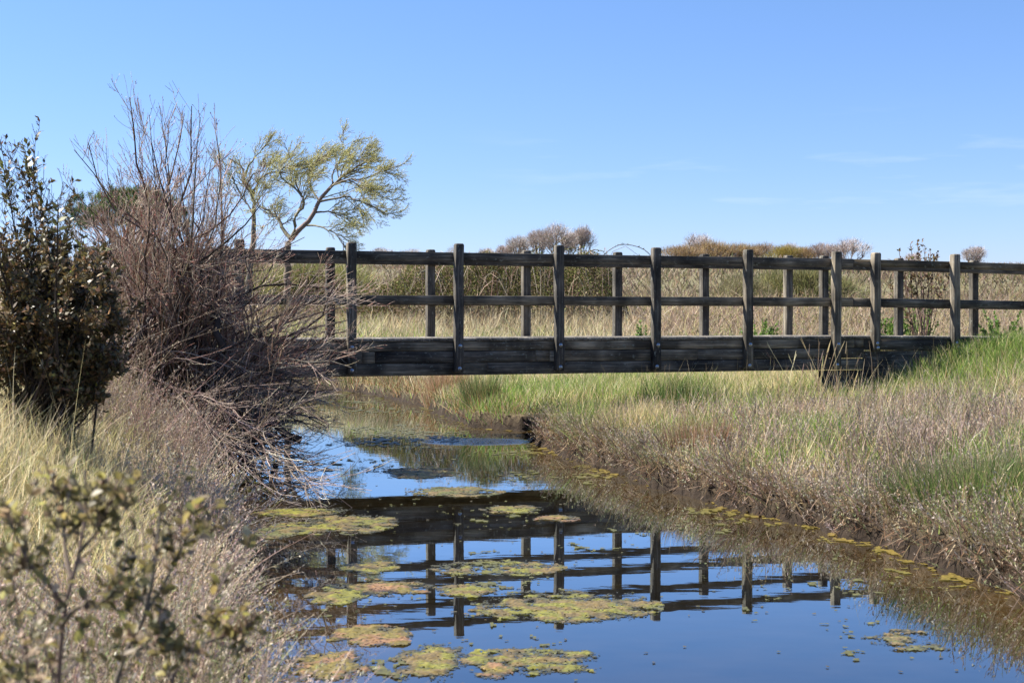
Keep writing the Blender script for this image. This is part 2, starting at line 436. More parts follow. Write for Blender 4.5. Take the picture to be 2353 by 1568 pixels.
def post_mesh(z0, z1, w=.115):
    g = Geo(); h = w/2; b = .012
    ring = lambda s, z: [(-s, -s, z), (s, -s, z), (s, s, z), (-s, s, z)]
    def oct_(s, z, b): return [(-s+b, -s, z), (s-b, -s, z), (s, -s+b, z), (s, s-b, z), (s-b, s, z), (-s+b, s, z), (-s, s-b, z), (-s, -s+b, z)]
    zs = np.r_[z0, np.linspace(z0+.02, z1-.02, 8), z1]
    v = []
    for k, z in enumerate(zs):
        s = h-(.010 if k in (0, len(zs)-1) else 0)
        jx = .0025*math.sin(k*1.7); v += [(x+jx, y, zz) for x, y, zz in oct_(s, z, .005)]
    n = len(zs); q = []
    for k in range(n-1):
        for j in range(8): q.append([k*8+j, k*8+(j+1) % 8, (k+1)*8+(j+1) % 8, (k+1)*8+j])
    top = (n-1)*8; v += [(0, 0, z1+.004), (0, 0, z0)]
    t = [[top+j, top+(j+1) % 8, n*8] for j in range(8)]+[[(j+1) % 8, j, n*8+1] for j in range(8)]
    return g.add(v, q, t)

def bolt_geo():
    g = Geo(); n = 14; prof = [(.027, 0), (.027, -.004), (.0245, -.0055), (.017, -.0055), (.0165, -.011), (.012, -.0165), (.006, -.019)]
    v = []; q = []
    for k, (r, y) in enumerate(prof):
        for j in range(n):
            a = j/n*2*PI; v.append((r*math.cos(a), y, r*math.sin(a)))
    for k in range(len(prof)-1):
        for j in range(n): q.append([k*n+j, (k+1)*n+j, (k+1)*n+(j+1) % n, k*n+(j+1) % n])
    v.append((0, -.0195, 0)); l = (len(prof)-1)*n
    return g.add(v, q, [[l+j, len(v)-1, l+(j+1) % n] for j in range(n)])
proto_post = proto_low = proto_far = None; proto_bolt = None
def put_bolt(post, y, z):
    global proto_bolt
    if proto_bolt is None:
        proto_bolt = bolt_geo().build('bolt', M['steel'], post, smooth=True); b = proto_bolt
    else:
        b = proto_bolt.copy(); link(b, post); b.parent = post
    b.location = (rng.uniform(-.012, .012), y, z)
PZ = {'near': post_mesh(BOT, TOP), 'short': post_mesh(1.17, TOP-.005), 'far': post_mesh(BOT, TOP-.005)}
protos = {}
def put_post(kind, x, y, dz, lean=0.0, leany=0.0):
    if kind not in protos:
        protos[kind] = PZ[kind].build('post', M['timber_z'], bridge); p_ = protos[kind]
    else:
        p_ = protos[kind].copy(); link(p_, bridge); p_.parent = bridge
    p_.location = (x, y, dz); p_.rotation_euler = (leany, lean, 0)
    return p_
for k in KS:
    x = k*SP; kind = 'near' if k <= 5 else 'short'
    pst = put_post(kind, x, -.0585, drop(x)+rng.uniform(-.012, .010), rng.normal(0, .0035)-(.004 if k > 5 else 0), rng.normal(0, .002))
    for z in ((DECK-.112, .965) if k <= 5 else (DECK-.10, DECK-.165)): put_bolt(pst, -.0575, z)
for k in [-2, -1, 0, 1, 2, 3, 4, 5, 5.45, 6.4, 7.4, 8.4]:
    x = k*SP+.02; pst = put_post('far', x, W_+.0585, drop(x)+rng.uniform(-.006, .006), rng.normal(0, .002))
# stacked beam planks
def plank(name, x0, x1, y0, y1, z0, z1, mat='timber_x', seg=.8, wob=.0015, slope=True, bev=.004):
    n = max(1, int((x1-x0)/seg)); g = Geo(); xs = np.linspace(x0, x1, n+1); v = []; q = []
    for j, x in enumerate(xs):
        dz = drop(x) if slope else 0; e = wob*math.sin(x*1.9+z0*9)
        b = bev
        for (yy, zz) in ((y0+b, z0), (y1-b, z0), (y1, z0+b), (y1, z1-b), (y1-b, z1), (y0+b, z1), (y0, z1-b), (y0, z0+b)): v.append((x, yy+e, zz+dz+e*.6))
    for j in range(n):
        for k in range(8): q.append([j*8+k, (j+1)*8+k, (j+1)*8+(k+1) % 8, j*8+(k+1) % 8])
    q += [[0, 1, 2, 7], [2, 3, 6, 7], [3, 4, 5, 6]]
    e0 = n*8; q += [[e0+7, e0+2, e0+1, e0+0], [e0+7, e0+6, e0+3, e0+2], [e0+6, e0+5, e0+4, e0+3]]
    return g.add(v, q).build(name, M[mat], bridge)
zc = [(1.2100, DECK-.0465), (1.0530, 1.2020), (.880, 1.0450)]
E = 5.36*SP
def px_to_lx(px):            # where a picture column meets the bridge face, in metres along it
    tx = (px-CX)/F; return (tx*P0[1]-P0[0])/(U[0]-tx*U[1])
cuts = [[-3.4, px_to_lx(1963), E], [-3.4, px_to_lx(832), px_to_lx(862), px_to_lx(1230), px_to_lx(1263), px_to_lx(1602), px_to_lx(1930), E], [-3.4, px_to_lx(1120), E]]
for (z0, z1), cc in zip(zc, cuts):
    for j, (a_, b_) in enumerate(zip(cc[:-1], cc[1:])):
        off = (.0, .006, -.003, .007, .001, .005, 0)[j]
        plank('beam_plank', a_+.0025, b_-.0025, .0+off, .098, z0, z1)
    plank('beam_plank', -3.4, E, W_-.098, W_, z0, z1)
for y0, y1 in ((0, .075), (W_-.075, W_)):
    plank('approach_beam', E+.006, 8.9*SP, y0, y1, 1.165, DECK-.0445)
plank('middle_joist', -3.4, E, W_/2-.05, W_/2+.05, 1.05, DECK-.0445)
# deck of grooved boards
g = Geo(); bw = .205; x = -3.4
while x < 8.9*SP:
    w = bw-.008; nt = 13; zt = DECK+drop(x)+rng.uniform(-.0025, .0025); prof = []
    for j in range(nt):
        a0 = x+w*j/nt; prof += [(a0, zt-.007), (a0+w/nt*.28, zt), (a0+w/nt*.78, zt), ]
    prof += [(x+w, zt-.007)]
    zb = DECK-.042+drop(x); n = len(prof); y0 = -.012+rng.uniform(-.006, .004); y1 = W_+.012
    v = []
    for yy in (y0, y1):
        v += [(a, yy, b) for a, b in prof]+[(a, yy, zb) for a, b in prof]
    q = []
    for j in range(n-1):
        q.append([j, j+1, 2*n+j+1, 2*n+j]); q.append([j+1, j, n+j, n+j+1]); q.append([2*n+j, 2*n+j+1, 3*n+j+1, 3*n+j]); q.append([n+j, 3*n+j, 3*n+j+1, n+j+1])
    q += [[0, 2*n, 3*n, n], [n-1, 2*n-1, 4*n-1, 3*n-1]]
    g.add(v, q); x += bw
g.build('deck', M['timber_y'], bridge)
# rails
RT = (2.405, 2.530); RM = (1.832, 1.950); JX = px_to_lx(1960)
for y0, y1, s in ((.001, .051, 0), (W_-.051, W_-.001, 1)):
    plank('top_rail', -3.4, JX-.003 if s == 0 else 5.5*SP, y0, y1, RT[0], RT[1])
    plank('middle_rail', -3.4, JX-.003 if s == 0 else 5.5*SP, y0, y1, RM[0], RM[1])
    j0 = JX+.003 if s == 0 else 5.5*SP+.006
    plank('top_rail', j0, 9*SP, y0, y1, RT[0]+.012, RT[1]-.004, 'timber_new' if s == 0 else 'timber_x')
    plank('middle_rail', j0, 9*SP, y0, y1, RM[0]-.004, RM[1]-.004)
# sleepers under the right-hand end, extended as filler that hides sunlit ground in the recess
plank('bank_fill_board', 4.86*SP, 6.6*SP, .03, .08, .15, .872, 'timber_new', slope=False)
plank('bank_fill_board', E+.012, 6.6*SP, .02, .06, .55, 1.158, slope=False)  # added filler board, blocks the bright ground seen below the approach beam
plank('bank_seat', -2.2*SP, -1.7*SP, .12, W_-.12, .25, .875, 'timber_new', slope=False)
# ================================================================== vegetation
UPV = np.array([0, 0, 1.0])
def region(n_per_m2, x0, x1, y0, y1, cond=None, margin=1.3):
    n = int(n_per_m2*(x1-x0)*(y1-y0)); x = rng.uniform(x0, x1, n); y = rng.uniform(y0, y1, n)
    k = np.abs(x) < .36*y+margin
    x, y = x[k], y[k]
    if cond is not None:
        sd = chan_sd(x, y); k = cond(x, y, sd); x, y = x[k], y[k]
    return x, y
def onground(x, y): return np.stack([x, y, ground_z(x, y)], 1)
def tilt(n, a):
    d = np.tile(UPV, (n, 1)); d[:, :2] += rng.normal(0, a, (n, 2)); return norm(d)
def bendv(n, h, a): return np.stack([rng.normal(0, a, n)*h, rng.normal(0, a, n)*h, -np.abs(rng.normal(0, a*.6, n))*h], 1)
def along(x, y): return (x-P0[0])*U[0]+(y-P0[1])*U[1], (x-P0[0])*V[0]+(y-P0[1])*V[1]

def saltscrub(g, x, y, hmin, hmax, pal, w, nl=9, leaf=.018, lw=.0055, out=None, stemw=.0035):
    """woody little stems with small narrow leaves"""
    n = len(x)
    if n == 0: return
    cl = vnoise(x*2.4, y*2.4, 91)*.6+vnoise(x*5.5, y*5.5, 92)*.4; b = onground(x, y); h = rng.uniform(hmin, hmax, n)*(.12+1.75*cl)
    d = tilt(n, .42)
    if out is not None: d = norm(d+out)
    bend = bendv(n, h, .35)
    sc_ = pick(pal, w, n, .12)*(.62+.8*fbm(x*1.6+4, y*1.6, 93))[:, None]
    ribbons(g, b, d, h, stemw, bend, sc_*np.array([.8, .72, .68]), K=4, tip=.4)
    t = rng.uniform(.28, 1.02, (n, nl))
    P = b[:, None]+d[:, None]*(h[:, None]*t)[..., None]+bend[:, None]*(h[:, None]*t**2)[..., None]
    dl = norm(d[:, None]*.7+rng.normal(0, .6, (n, nl, 3))+UPV*.25)
    lc = np.repeat(sc_, nl, 0)*np.exp(rng.normal(0, .12, (n*nl, 1)))
    leaves(g, P.reshape(-1, 3), dl.reshape(-1, 3), leaf*rng.uniform(.6, 1.3, n*nl), lw*rng.uniform(.7, 1.3, n*nl), np.clip(lc, 0, .8))

def grass(g, x, y, hmin, hmax, w, pal, pw, lean=.18, bend=.35, K=4, wind=(0, 0)):
    n = len(x)
    if n == 0: return
    b = onground(x, y); h = rng.uniform(hmin, hmax, n)
    d = tilt(n, lean); d[:, 0] += wind[0]; d[:, 1] += wind[1]
    ribbons(g, b-UPV*.02, d, h, w*rng.uniform(.6, 1.3, n), bendv(n, h, bend), pick(pal, pw, n, .2), K=K)

GREY = (.40, .345, .275); PINK = (.36, .285, .24); BEIGE = (.46, .385, .275); SAGE = (.25, .265, .13); TAN = (.42, .32, .19); RUST = (.24, .12, .06)
STRAW = (.53, .44, .23); PALE = (.61, .53, .34); GREEN = (.145, .23, .05); LIME = (.24, .315, .07); DGREEN = (.06, .105, .03); OLIVE = (.19, .195, .065)

def pathclear(x, y):
    al, pe = along(x, y); return ~((pe > -.15) & (pe < 1.45) & (al > -3.4) & (al < 8.6*SP))
# ---- left bank -----------------------------------------------------
def left_grass_zone(x, y): return ss(-x-.275*y+.15+.9*(fbm(x*.9, y*.9, 41)-.5), -.12, .22)*ss(y, 6.0, 7.2)
g = Geo()
for (y0, y1, dens, nl) in ((3.3, 7.5, 620, 11), (7.5, 11.5, 460, 9), (11.5, 19.5, 300, 7)):
    x, y = region(dens, -9, 2.2, y0, y1, lambda x, y, sd: (sd > -.03) & (x < .28*(4-y)*.2+.9) & (rng.uniform(size=len(x)) > .93*left_grass_zone(x, y)) & (x < 1.2) & (x < -1.0+.6*np.clip(6.4-y, 0, 9)))
    sd = chan_sd(x, y); out = np.zeros((len(x), 3)); e = np.exp(-np.clip(sd, 0, 9)/.22); out[:, 0] = .75*e
    pw = np.tile(np.array([.34, .26, .28, .12]), (len(x), 1)); gr = ss(fbm(x*1.4+3, y*1.4, 66), .5, .75); pw[:, 3] += .9*gr*e+.25*gr
    saltscrub(g, x, y, .17, .40, [(.47, .41, .325), (.44, .345, .295), (.53, .445, .32), SAGE], pw, nl, .021 if y0 < 7 else .024, .0062 if y0 < 7 else .008, out, .0042)
x, y = region(420, -5.6, -2.7, 12.2, 16.2, lambda x, y, sd: (sd > .1) & (rng.uniform(size=len(x)) < ss(fbm(x*1.2, y*1.2, 33), .3, .55)))
saltscrub(g, x, y, .35, .95, [GREY, (.42, .32, .27), BEIGE, (.33, .24, .19)], [.3, .4, .3, .3], 12, .026, .008, None, .005)
tag(g.build('saltmarsh_scrub', M['scrub']), 'grey beige low saltmarsh scrub covering the left bank', 'scrub', kind='stuff')
g = Geo()
for (y0, y1, dens) in ((5.8, 10, 2000), (10, 16.5, 1200)):
    x, y = region(dens, -8, -.5, y0, y1, lambda x, y, sd: (sd > .25) & (rng.uniform(size=len(x)) < left_grass_zone(x, y)*(.35+.75*vnoise(x*2.6, y*2.6, 12))))
    n = len(x); pw = np.tile(np.array([.44, .30, .14, .12]), (n, 1)); pw[:, 2:] *= (.3+2*fbm(x*.8, y*.8, 19))[:, None]
    grass(g, x, y, .22, .52, .0055, [STRAW, PALE, (.27, .25, .11), (.26, .28, .11)], pw, .26, .5, 5, (.10, -.05))
x, y = region(6, -7, -1.8, 7, 15, lambda x, y, sd: sd > .5)
grass(g, x, y, .7, 1.15, .0045, [STRAW, PALE], [1, 1], .12, .12, 5)
tag(g.build('straw_grass', M['blade']), 'long straw and green grass on the left bank below the dark shrub', 'grass', kind='stuff')

# ---- right bank ----------------------------------------------------
def right_side(x, y, sd): return (sd > -.02) & (x > .25)
def green_zone(x, y):
    al, pe = along(x, y)
    a = ss(al+.35*pe+.9*(fbm(x*.8, y*.8, 43)-.5), 4.5*SP, 5.6*SP)*ss(pe, -4.6, -2.6)
    b = np.clip(np.exp(-((x-3.5)**2/.8+(y-10.0)**2/.8))*1.25, 0, 1)
    c_ = np.exp(-((x-.75)**2/.25+(y-18.4)**2/1.3))*.95
    d_ = 1.0*ss(fbm(x*1.0, y*1.0, 44), .52, .61)
    e_ = ss(pe, -1.2, .2)
    return np.clip(np.maximum.reduce([a, b, c_, d_*.7, e_]), 0, 1)
def straw_zone(x, y):
    return np.clip(ss(fbm(x*.55+5, y*.55, 47), .52, .68)*.6+.75*np.exp(-((x-1.5)**2/.5+(y-17.0)**2/3)), 0, 1)
g = Geo()
for (y0, y1, dens, nl) in ((6.5, 12, 460, 9), (12, 17, 330, 8), (17, 22, 190, 6)):
    x, y = region(dens, .2, 10, y0, y1, lambda x, y, sd: right_side(x, y, sd) & (rng.uniform(size=len(x)) > .92*green_zone(x, y)) & (rng.uniform(size=len(x)) > .5*straw_zone(x, y)))
    sd = chan_sd(x, y); e = np.exp(-np.clip(sd, 0, 9)/.25); out = np.zeros((len(x), 3)); out[:, 0] = -.7*e; out[:, 1] = -.35*e
    pw = np.tile(np.array([.34, .50, .12, .16]), (len(x), 1)); pw[:, 0] += 1.0*e; pw[:, 3] += .5*e; pw[:, 2] += .6*straw_zone(x, y)
    saltscrub(g, x, y, .13, .34, [GREY, PINK, TAN, SAGE], pw, nl-3, .028, .008, out, .0065)
    x, y = region(dens*.5, .3, 10, y0, y1, lambda x, y, sd: right_side(x, y, sd) & (sd > .35) & (rng.uniform(size=len(x)) > .92*green_zone(x, y)))
    n = len(x); ribbons(g, onground(x, y), tilt(n, .42), rng.uniform(.14, .40, n)*(.4+1.0*vnoise(x*2.4, y*2.4, 91)), .0075, bendv(n, np.full(n, .3), .4), pick([PINK, (.40, .325, .265), TAN, (.20, .145, .11)], [.5, .3, .12, .35], n), K=4, tip=.5)
x, y = region(900, .2, 4.2, 6.5, 19.5, lambda x, y, sd: (x > .25) & (sd > .01) & (sd < .34) & (rng.uniform(size=len(x)) < ss(vnoise(x*2.1, y*2.1, 53), .0, .3)))
n = len(x); out = np.zeros((n, 3)); out[:, 0] = -.9; out[:, 1] = -.45; out[:, 2] = .1; out *= rng.uniform(.2, 1.1, n)[:, None]
pw = np.stack([.5+0*x, .25+0*x, .3+0*x, .3+.8*ss(fbm(x*1.2, y*1.2, 52), .5, .7), .25+0*x], 1)
saltscrub(g, x, y, .14, .34, [GREY, PINK, TAN, SAGE, (.15, .10, .07)], pw, 8, .024, .008, out, .006)
x, y = region(1500, .2, 4.2, 6.5, 20.5, lambda x, y, sd: (x > .2) & (sd > -.005) & (sd < .10))
n = len(x); b = onground(x, y); b[:, 2] = rng.uniform(.05, .24, n); d = norm(np.stack([rng.normal(-.5, .5, n), rng.normal(-.3, .5, n), rng.normal(-.1, .6, n)], 1))
ribbons(g, b, d, rng.uniform(.06, .20, n), .008, bendv(n, np.full(n, .12), .6), pick([(.17, .105, .06), (.10, .065, .04), (.30, .22, .15)], [.45, .35, .2], n), K=4, tip=.4)
tag(g.build('saltmarsh_scrub', M['scrub']), 'pinkish brown dead saltmarsh scrub covering the right bank', 'scrub', kind='stuff')
g = Geo()
for (y0, y1, dens) in ((6.5, 14, 560), (14, 22, 620), (22, 27, 330)):
    x, y = region(dens, .2, 11.5, y0, y1, lambda x, y, sd: right_side(x, y, sd) & (sd > .04) & (rng.uniform(size=len(x)) < np.maximum(green_zone(x, y), .5*straw_zone(x, y))*(.4+.8*vnoise(x*2.2, y*2.2, 14))))
    al, pe = along(x, y)
    k = ~((np.abs(pe-.65) < .8) & (al < 8.6*SP) & ~((al > 5.25*SP) & (pe < .1) & (al < 7.2*SP))); x, y, al, pe = x[k], y[k], al[k], pe[k]
    n = len(x); gz = green_zone(x, y); sz = straw_zone(x, y)
    ez = ss(pe, -1.4, .2); pw = np.stack([.9*gz*(1-.25*ez), .7*gz*fbm(x*.7, y*.7, 9)*2*(1-.1*ez), .16*gz+.9*sz+.45*ez, .10*gz+.5*sz+.3*ez], 1)+.02
    grass(g, x, y, .16, .40, .0085, [GREEN, LIME, STRAW, PALE], pw, .34, .6, 4, (-.05, -.05))
x, y = region(620, 3.5, 11, 14.5, 23, lambda x, y, sd: (sd > .8) & pathclear(x, y) & (rng.uniform(size=len(x)) < ss(along(x, y)[0]+.5*along(x, y)[1], 4.7*SP, 6.2*SP)*ss(along(x, y)[1], -4.2, -2.2)))
grass(g, x, y, .18, .42, .009, [GREEN, LIME, (.10, .17, .04), STRAW], [.5, .5, .2, .08], .36, .65, 4, (-.08, -.05))
x, y = region(160, 3.6, 5.9, 18.9, 20.7, lambda x, y, sd: pathclear(x, y))
grass(g, x, y, .2, .42, .009, [STRAW, PALE, LIME, TAN], [.4, .2, .3, .2], .4, .5, 4)
x, y = region(9, 1, 9, 9, 21, lambda x, y, sd: right_side(x, y, sd) & (sd > .6))
grass(g, x, y, .5, .85, .005, [STRAW, TAN, PALE], [1, 1, .6], .22, .2, 5)
tag(g.build('bank_grass', M['blade']), 'lush green and straw grass around the right end of the footbridge', 'grass', kind='stuff')

# ---- far bank and the rough ground behind the bridge -----------------
g = Geo()
x, y = region(300, -9, 6.5, 20.5, 37, lambda x, y, sd: (sd > .0) & (y > 20.2+.2*np.abs(x)) & pathclear(x, y) & (x > -9), 1.0)
n = len(x); zz = fbm(x*.45, y*.45, 61); sd = chan_sd(x, y)
edge = np.exp(-np.clip(sd, 0, 9)/.9)
lf = ss(-x, .3, 2.0); pw = np.stack([.5*edge*(1-.7*lf)+.5*ss(zz, .5, .62)*(1-.6*lf), .35*edge*(1-.8*lf)+.4*ss(zz, .45, .6)*(1-.6*lf), .55*(1-ss(zz, .5, .62))+.1, .4*(1-ss(zz, .5, .62)), .25*edge+.7*lf*edge], 1)
grass(g, x, y, .10, .38, .011, [GREEN, LIME, STRAW, PALE, RUST], pw, .32, .55, 4)
x, y = region(520, -9, 1.5, 19.8, 36, lambda x, y, sd: (sd > -.01) & (sd < .55) & ((y > 20.6) | (x > .6)) & pathclear(x, y))
n = len(x); grass(g, x, y, .14, .42, .010, [GREEN, DGREEN, STRAW, RUST, (.3, .24, .15)], np.stack([.4*ss(x, -2, 0)+.08, .3+0*x, .2+0*x, .3+.3*ss(-x, 0, 2), .3+0*x], 1), .55, .8, 4)
x, y = region(95, -26, 26, 28, 54, lambda x, y, sd: (sd > .2) & (rng.uniform(size=len(x)) < .45+.55*vnoise(x*1.1, y*1.1, 71)), 2.5)
n = len(x); rt = ss(x+.6*(y-36)*.2+1.5*(fbm(x*.4, y*.4, 62)-.5), 2.0, 5.5); zz = fbm(x*.35, y*.35, 63)
gn = ss(zz, .48, .62)*(1-ss(y, 40, 46))+1.3*ss(fbm(x*.7, y*.5, 67), .42, .56)*(1-ss(y, 31, 36))*ss(x, 1.5, 4)
pt = ss(fbm(x*.6, y*.3, 64), .45, .6)*ss(y, 36, 40); pw = np.stack([.5*gn, .6*gn, .9*(1-.6*rt), .45+0*rt, .95*rt, .5*rt, 1.1*pt], 1)
grass(g, x, y, .28, .72, .020, [(.15, .20, .055), LIME, (.46, .385, .22), (.52, .45, .30), (.40, .31, .235), TAN, (.24, .175, .11)], pw, .28, .45, 4)
tag(g.build('rough_grass', M['blade']), 'straw coloured rough grass on the rising ground behind the footbridge', 'grass', kind='stuff')
g = Geo()
x, y = region(46, 2.5, 22, 31, 50, lambda x, y, sd: (x > 3.2+.8*fbm(x, y*.4, 5)) & (rng.uniform(size=len(x)) < .25+1.1*fbm(x*.5, y*.5, 73)), 2.5)
n = len(x); b = onground(x, y); h = rng.uniform(.35, 1.1, n)*(.6+.5*ss(y, 32, 42)); h[rng.uniform(size=n) < .06] *= 1.5
d = tilt(n, .42); ribbons(g, b, d, h, rng.uniform(.012, .024, n), bendv(n, h, .3), pick([(.40, .31, .23), (.30, .21, .155), STRAW, (.19, .13, .085), (.21, .21, .075)], np.stack([.4+0*x, .3+0*x, .45*(1-fbm(x*.5, y*.25, 58)), .1+.6*ss(fbm(x*.45, y*.22, 59), .45, .6), .05+.6*ss(fbm(x*.4+7, y*.2, 60), .5, .65)], 1), n, .22), K=4, tip=.3)
k = rng.integers(0, n, 9000); t = rng.uniform(.3, .95, 9000); p_ = b[k]+d[k]*(h[k]*t)[:, None]+rng.normal(0, .06, (9000, 3))
leaves(g, p_, rng.normal(size=(9000, 3)), .07, .035, pick([(.17, .18, .05), (.24, .16, .09), (.32, .25, .16)], [.35, .3, .35], 9000))
tag(g.build('dead_reed', M['blade']), 'tangled dead reed and dry stems behind the right half of the footbridge', 'reed', kind='stuff')

# ---- tussocks -------------------------------------------------------
def tussock(x, y, rad, h, n, pal, pw, label, w=.007, lean=.30, name='rush_tussock', cat='rush tussock'):
    r = rad*np.sqrt(rng.uniform(size=n)); a = rng.uniform(0, 2*PI, n)
    px, py = x+r*np.cos(a), y+r*np.sin(a); z0 = float(ground_z(np.array([x]), np.array([y]))[0])
    root = empty(name, (x, y, z0)); tag(root, label, cat)
    b = np.stack([px, py, np.maximum(ground_z(px, py), .02)-.03], 1)
    d = np.stack([np.cos(a)*r/rad*lean, np.sin(a)*r/rad*lean, np.ones(n)], 1)+rng.normal(0, .10, (n, 3))*np.array([1, 1, .2])
    hh = h*rng.uniform(.55, 1.1, n)
    g = Geo(); ribbons(g, b, d, hh, w*rng.uniform(.7, 1.2, n), bendv(n, hh, .22), pick(pal, pw, n, .22), K=4)
    g.build('blades', M['blade'], root, origin=(x, y, z0)); return root
tussock(-.50, 22.5, .24, .62, 900, [DGREEN, (.11, .14, .05), (.26, .19, .09)], [.5, .3, .3], 'dark green upright rush tussock on the far bank at the notch in the edge')
tussock(-1.25, 26.0, .34, .62, 900, [(.30, .17, .10), (.38, .27, .17), (.14, .16, .05)], [.5, .35, .2], 'reddish brown rush tussock under the bridge on the far bank')
tussock(-2.35, 29.8, .38, .62, 800, [(.34, .25, .16), (.12, .16, .05), (.24, .15, .09)], [.4, .35, .25], 'mixed brown and green rush tussock where the far bank begins to curve')
tussock(-3.4, 32.0, .42, .62, 700, [(.26, .18, .10), DGREEN, (.4, .31, .2)], [.35, .35, .3], 'shaggy rush tussock hanging over the far end of the stream')
tussock(1.85, 14.25, .30, .40, 900, [(.26, .145, .09), (.34, .23, .15), (.13, .15, .05)], [.5, .3, .25], 'russet brown rush tussock low on the right bank among pinkish scrub', .006)
tussock(.86, 18.4, .34, .42, 1100, [(.12, .19, .05), LIME, STRAW], [.5, .3, .25], 'bright green grassy hump at the tip of the right bank', .007, .5)
tussock(1.35, 16.6, .32, .44, 900, [STRAW, (.16, .19, .06), TAN], [.45, .3, .3], 'straw and green tussock on the edge of the right bank', .006, .45)
tussock(2.25, 19.1, .5, .50, 900, [DGREEN, (.09, .14, .035), (.2, .17, .07)], [.5, .4, .2], 'dark green sedge tussock in the shade of the footbridge', .008)
tussock(3.3, 10.3, .50, .42, 2200, [(.07, .115, .03), (.11, .14, .05), (.26, .20, .12)], [.45, .35, .3], 'dark green sedge tussock near the water at the lower right', .0055, .6)
# tall dry stalks in front of the bridge end
zc_ = float(ground_z(np.array([4.25]), np.array([18.9]))[0]); root = empty('dry_stalk_clump', (4.25, 18.9, zc_)); tag(root, 'clump of tall thin dry stalks in front of the right end of the main beam', 'dry stalks')
g = Geo(); n = 46; b = np.stack([rng.normal(4.3, .28, n), rng.normal(18.9, .25, n), np.full(n, zc_-.03)], 1)
d = tilt(n, .32); h = rng.uniform(.35, 1.0, n); bd = bendv(n, h, .1); ccol = pick([TAN, (.35, .25, .19), STRAW], [1, 1, .6], n)
ribbons(g, b, d, h, .008, bd, ccol, K=4, tip=.5)
tipp = b+d*(h*.86)[:, None]+bd*(h*.74)[:, None]; ribbons(g, tipp, d+bd, .17*h+.02, .014, np.zeros((n, 3)), ccol*.85, K=4, tip=.3); g.build('stalks', M['blade'], root, origin=(4.25, 18.9, zc_))

# ---- red-twigged bush by the left end of the bridge --------------------
def bushy_polys(specs, K=9): return np.stack([resample(s, K) for s in specs])
root = empty('tamarisk_bush', at(448, 880, 16.4)); O = np.array(root.location)
root.location.z = float(ground_z(np.array([O[0]]), np.array([O[1]]))[0]); O = np.array(root.location)
tag(root, 'large leafless reddish-twigged bush spilling over the left end of the footbridge', 'bush')
tg = [(172, 345), (205, 330), (245, 335), (300, 225), (318, 240), (345, 265), (368, 245), (390, 300), (425, 262), (442, 245), (462, 270), (495, 295), (505, 340), (540, 345), (572, 415), (600, 470), (640, 500), (660, 560), (700, 545),
      (735, 620), (780, 640), (835, 690), (800, 735), (825, 785), (770, 815), (795, 760), (740, 905), (755, 975), (700, 1040), (650, 1115), (600, 1135), (720, 940), (190, 480), (225, 560), (270, 470), (330, 420), (375, 390), (420, 380), (470, 400), (520, 450), (150, 420), (560, 560), (610, 620), (300, 640), (250, 420), (350, 330), (690, 700), (720, 770), (660, 860), (620, 930)]
for _ in range(60):
    a = rng.uniform(-.1*PI, 1.05*PI); r = rng.uniform(.4, .98); tg.append((375+205*r*math.cos(a), 720-250*r*math.sin(a)))
for _ in range(20):
    a = rng.uniform(.15*PI, .95*PI); r = rng.uniform(.7, 1.0); tg.append((370+205*r*math.cos(a), 610-330*r*math.sin(a)*rng.uniform(.75, 1.0)))
for _ in range(26):
    tg.append((rng.uniform(560, 830), rng.uniform(640, 900)))
for _ in range(40):
    tg.append((rng.uniform(570, 770), rng.uniform(860, 1150)))
specs = []; rad0 = []
for (tx, ty) in tg:
    dd = 16.0+rng.normal(0, .75); T = at(tx, ty, dd); B = O+np.array([rng.normal(-.15, .42), rng.normal(0, .35), 0]); B[2] = max(.05, float(ground_z(B[:1], B[1:2])[0]))-.05; dd = min(dd, 1.58*F/max(ty-HY, 1)); T = at(tx, ty, dd)
    v = T-B
    m1 = B+v*.33+np.array([.05*v[0], 0, .20*abs(v[2])+.18*abs(v[0])])+rng.normal(0, .08, 3)
    m2 = B+v*.68+np.array([.04*v[0], 0, .10*abs(v[2])+.12*abs(v[0])])+rng.normal(0, .08, 3)
    if ty < 620: m1[0] -= .12*v[0]
    if tx > 540 and ty > 600: m1 = B+v*.35+np.array([0, 0, .16*abs(v[0])])+rng.normal(0, .08, 3); m2 = B+v*.7+np.array([0, 0, .12*abs(v[0])])+rng.normal(0, .08, 3)
    specs.append([B, m1, m2, T]); rad0.append(rng.uniform(.010, .034))
P1 = bushy_polys(specs, 11); P1[:, 1:-1] += rng.normal(0, .02, P1[:, 1:-1].shape)
R1 = np.array(rad0)[:, None]*np.linspace(1, .16, 11)[None]
thick = [[at(270, 850, 15.4), at(300, 780, 15.4), at(350, 725, 15.6), at(400, 665, 15.7), at(418, 605, 15.8)], [at(515, 800, 15.6), at(500, 735, 15.6), at(470, 680, 15.7), at(450, 600, 15.9), at(430, 520, 16)],
         [at(440, 800, 15.8), at(420, 700, 15.9), at(500, 600, 16.2), at(560, 560, 16.4)], [at(540, 900, 15.5), at(470, 850, 15.6), at(440, 790, 15.8), at(400, 720, 16)], [at(690, 1010, 15.2), at(600, 960, 15.3), at(520, 930, 15.5), at(470, 890, 15.8)],
         [at(640, 1160, 14.8), at(570, 1070, 15.1), at(510, 980, 15.4), at(470, 900, 15.8)]]
P1b = bushy_polys(thick, 11); P1b[:, 1:-1] += rng.normal(0, .025, P1b[:, 1:-1].shape); R1b = np.full(len(thick), .042)[:, None]*np.linspace(1, .45, 11)[None]
g = Geo(); tubes(g, P1, R1, vary((.085, .062, .05), len(P1), .2), 5); tubes(g, P1b, R1b, vary((.06, .048, .04), len(P1b), .2), 6)
g.build('limbs', M['bark'], root, origin=O)
lowl = np.array([a > 540 and b > 600 for a, b in tg])
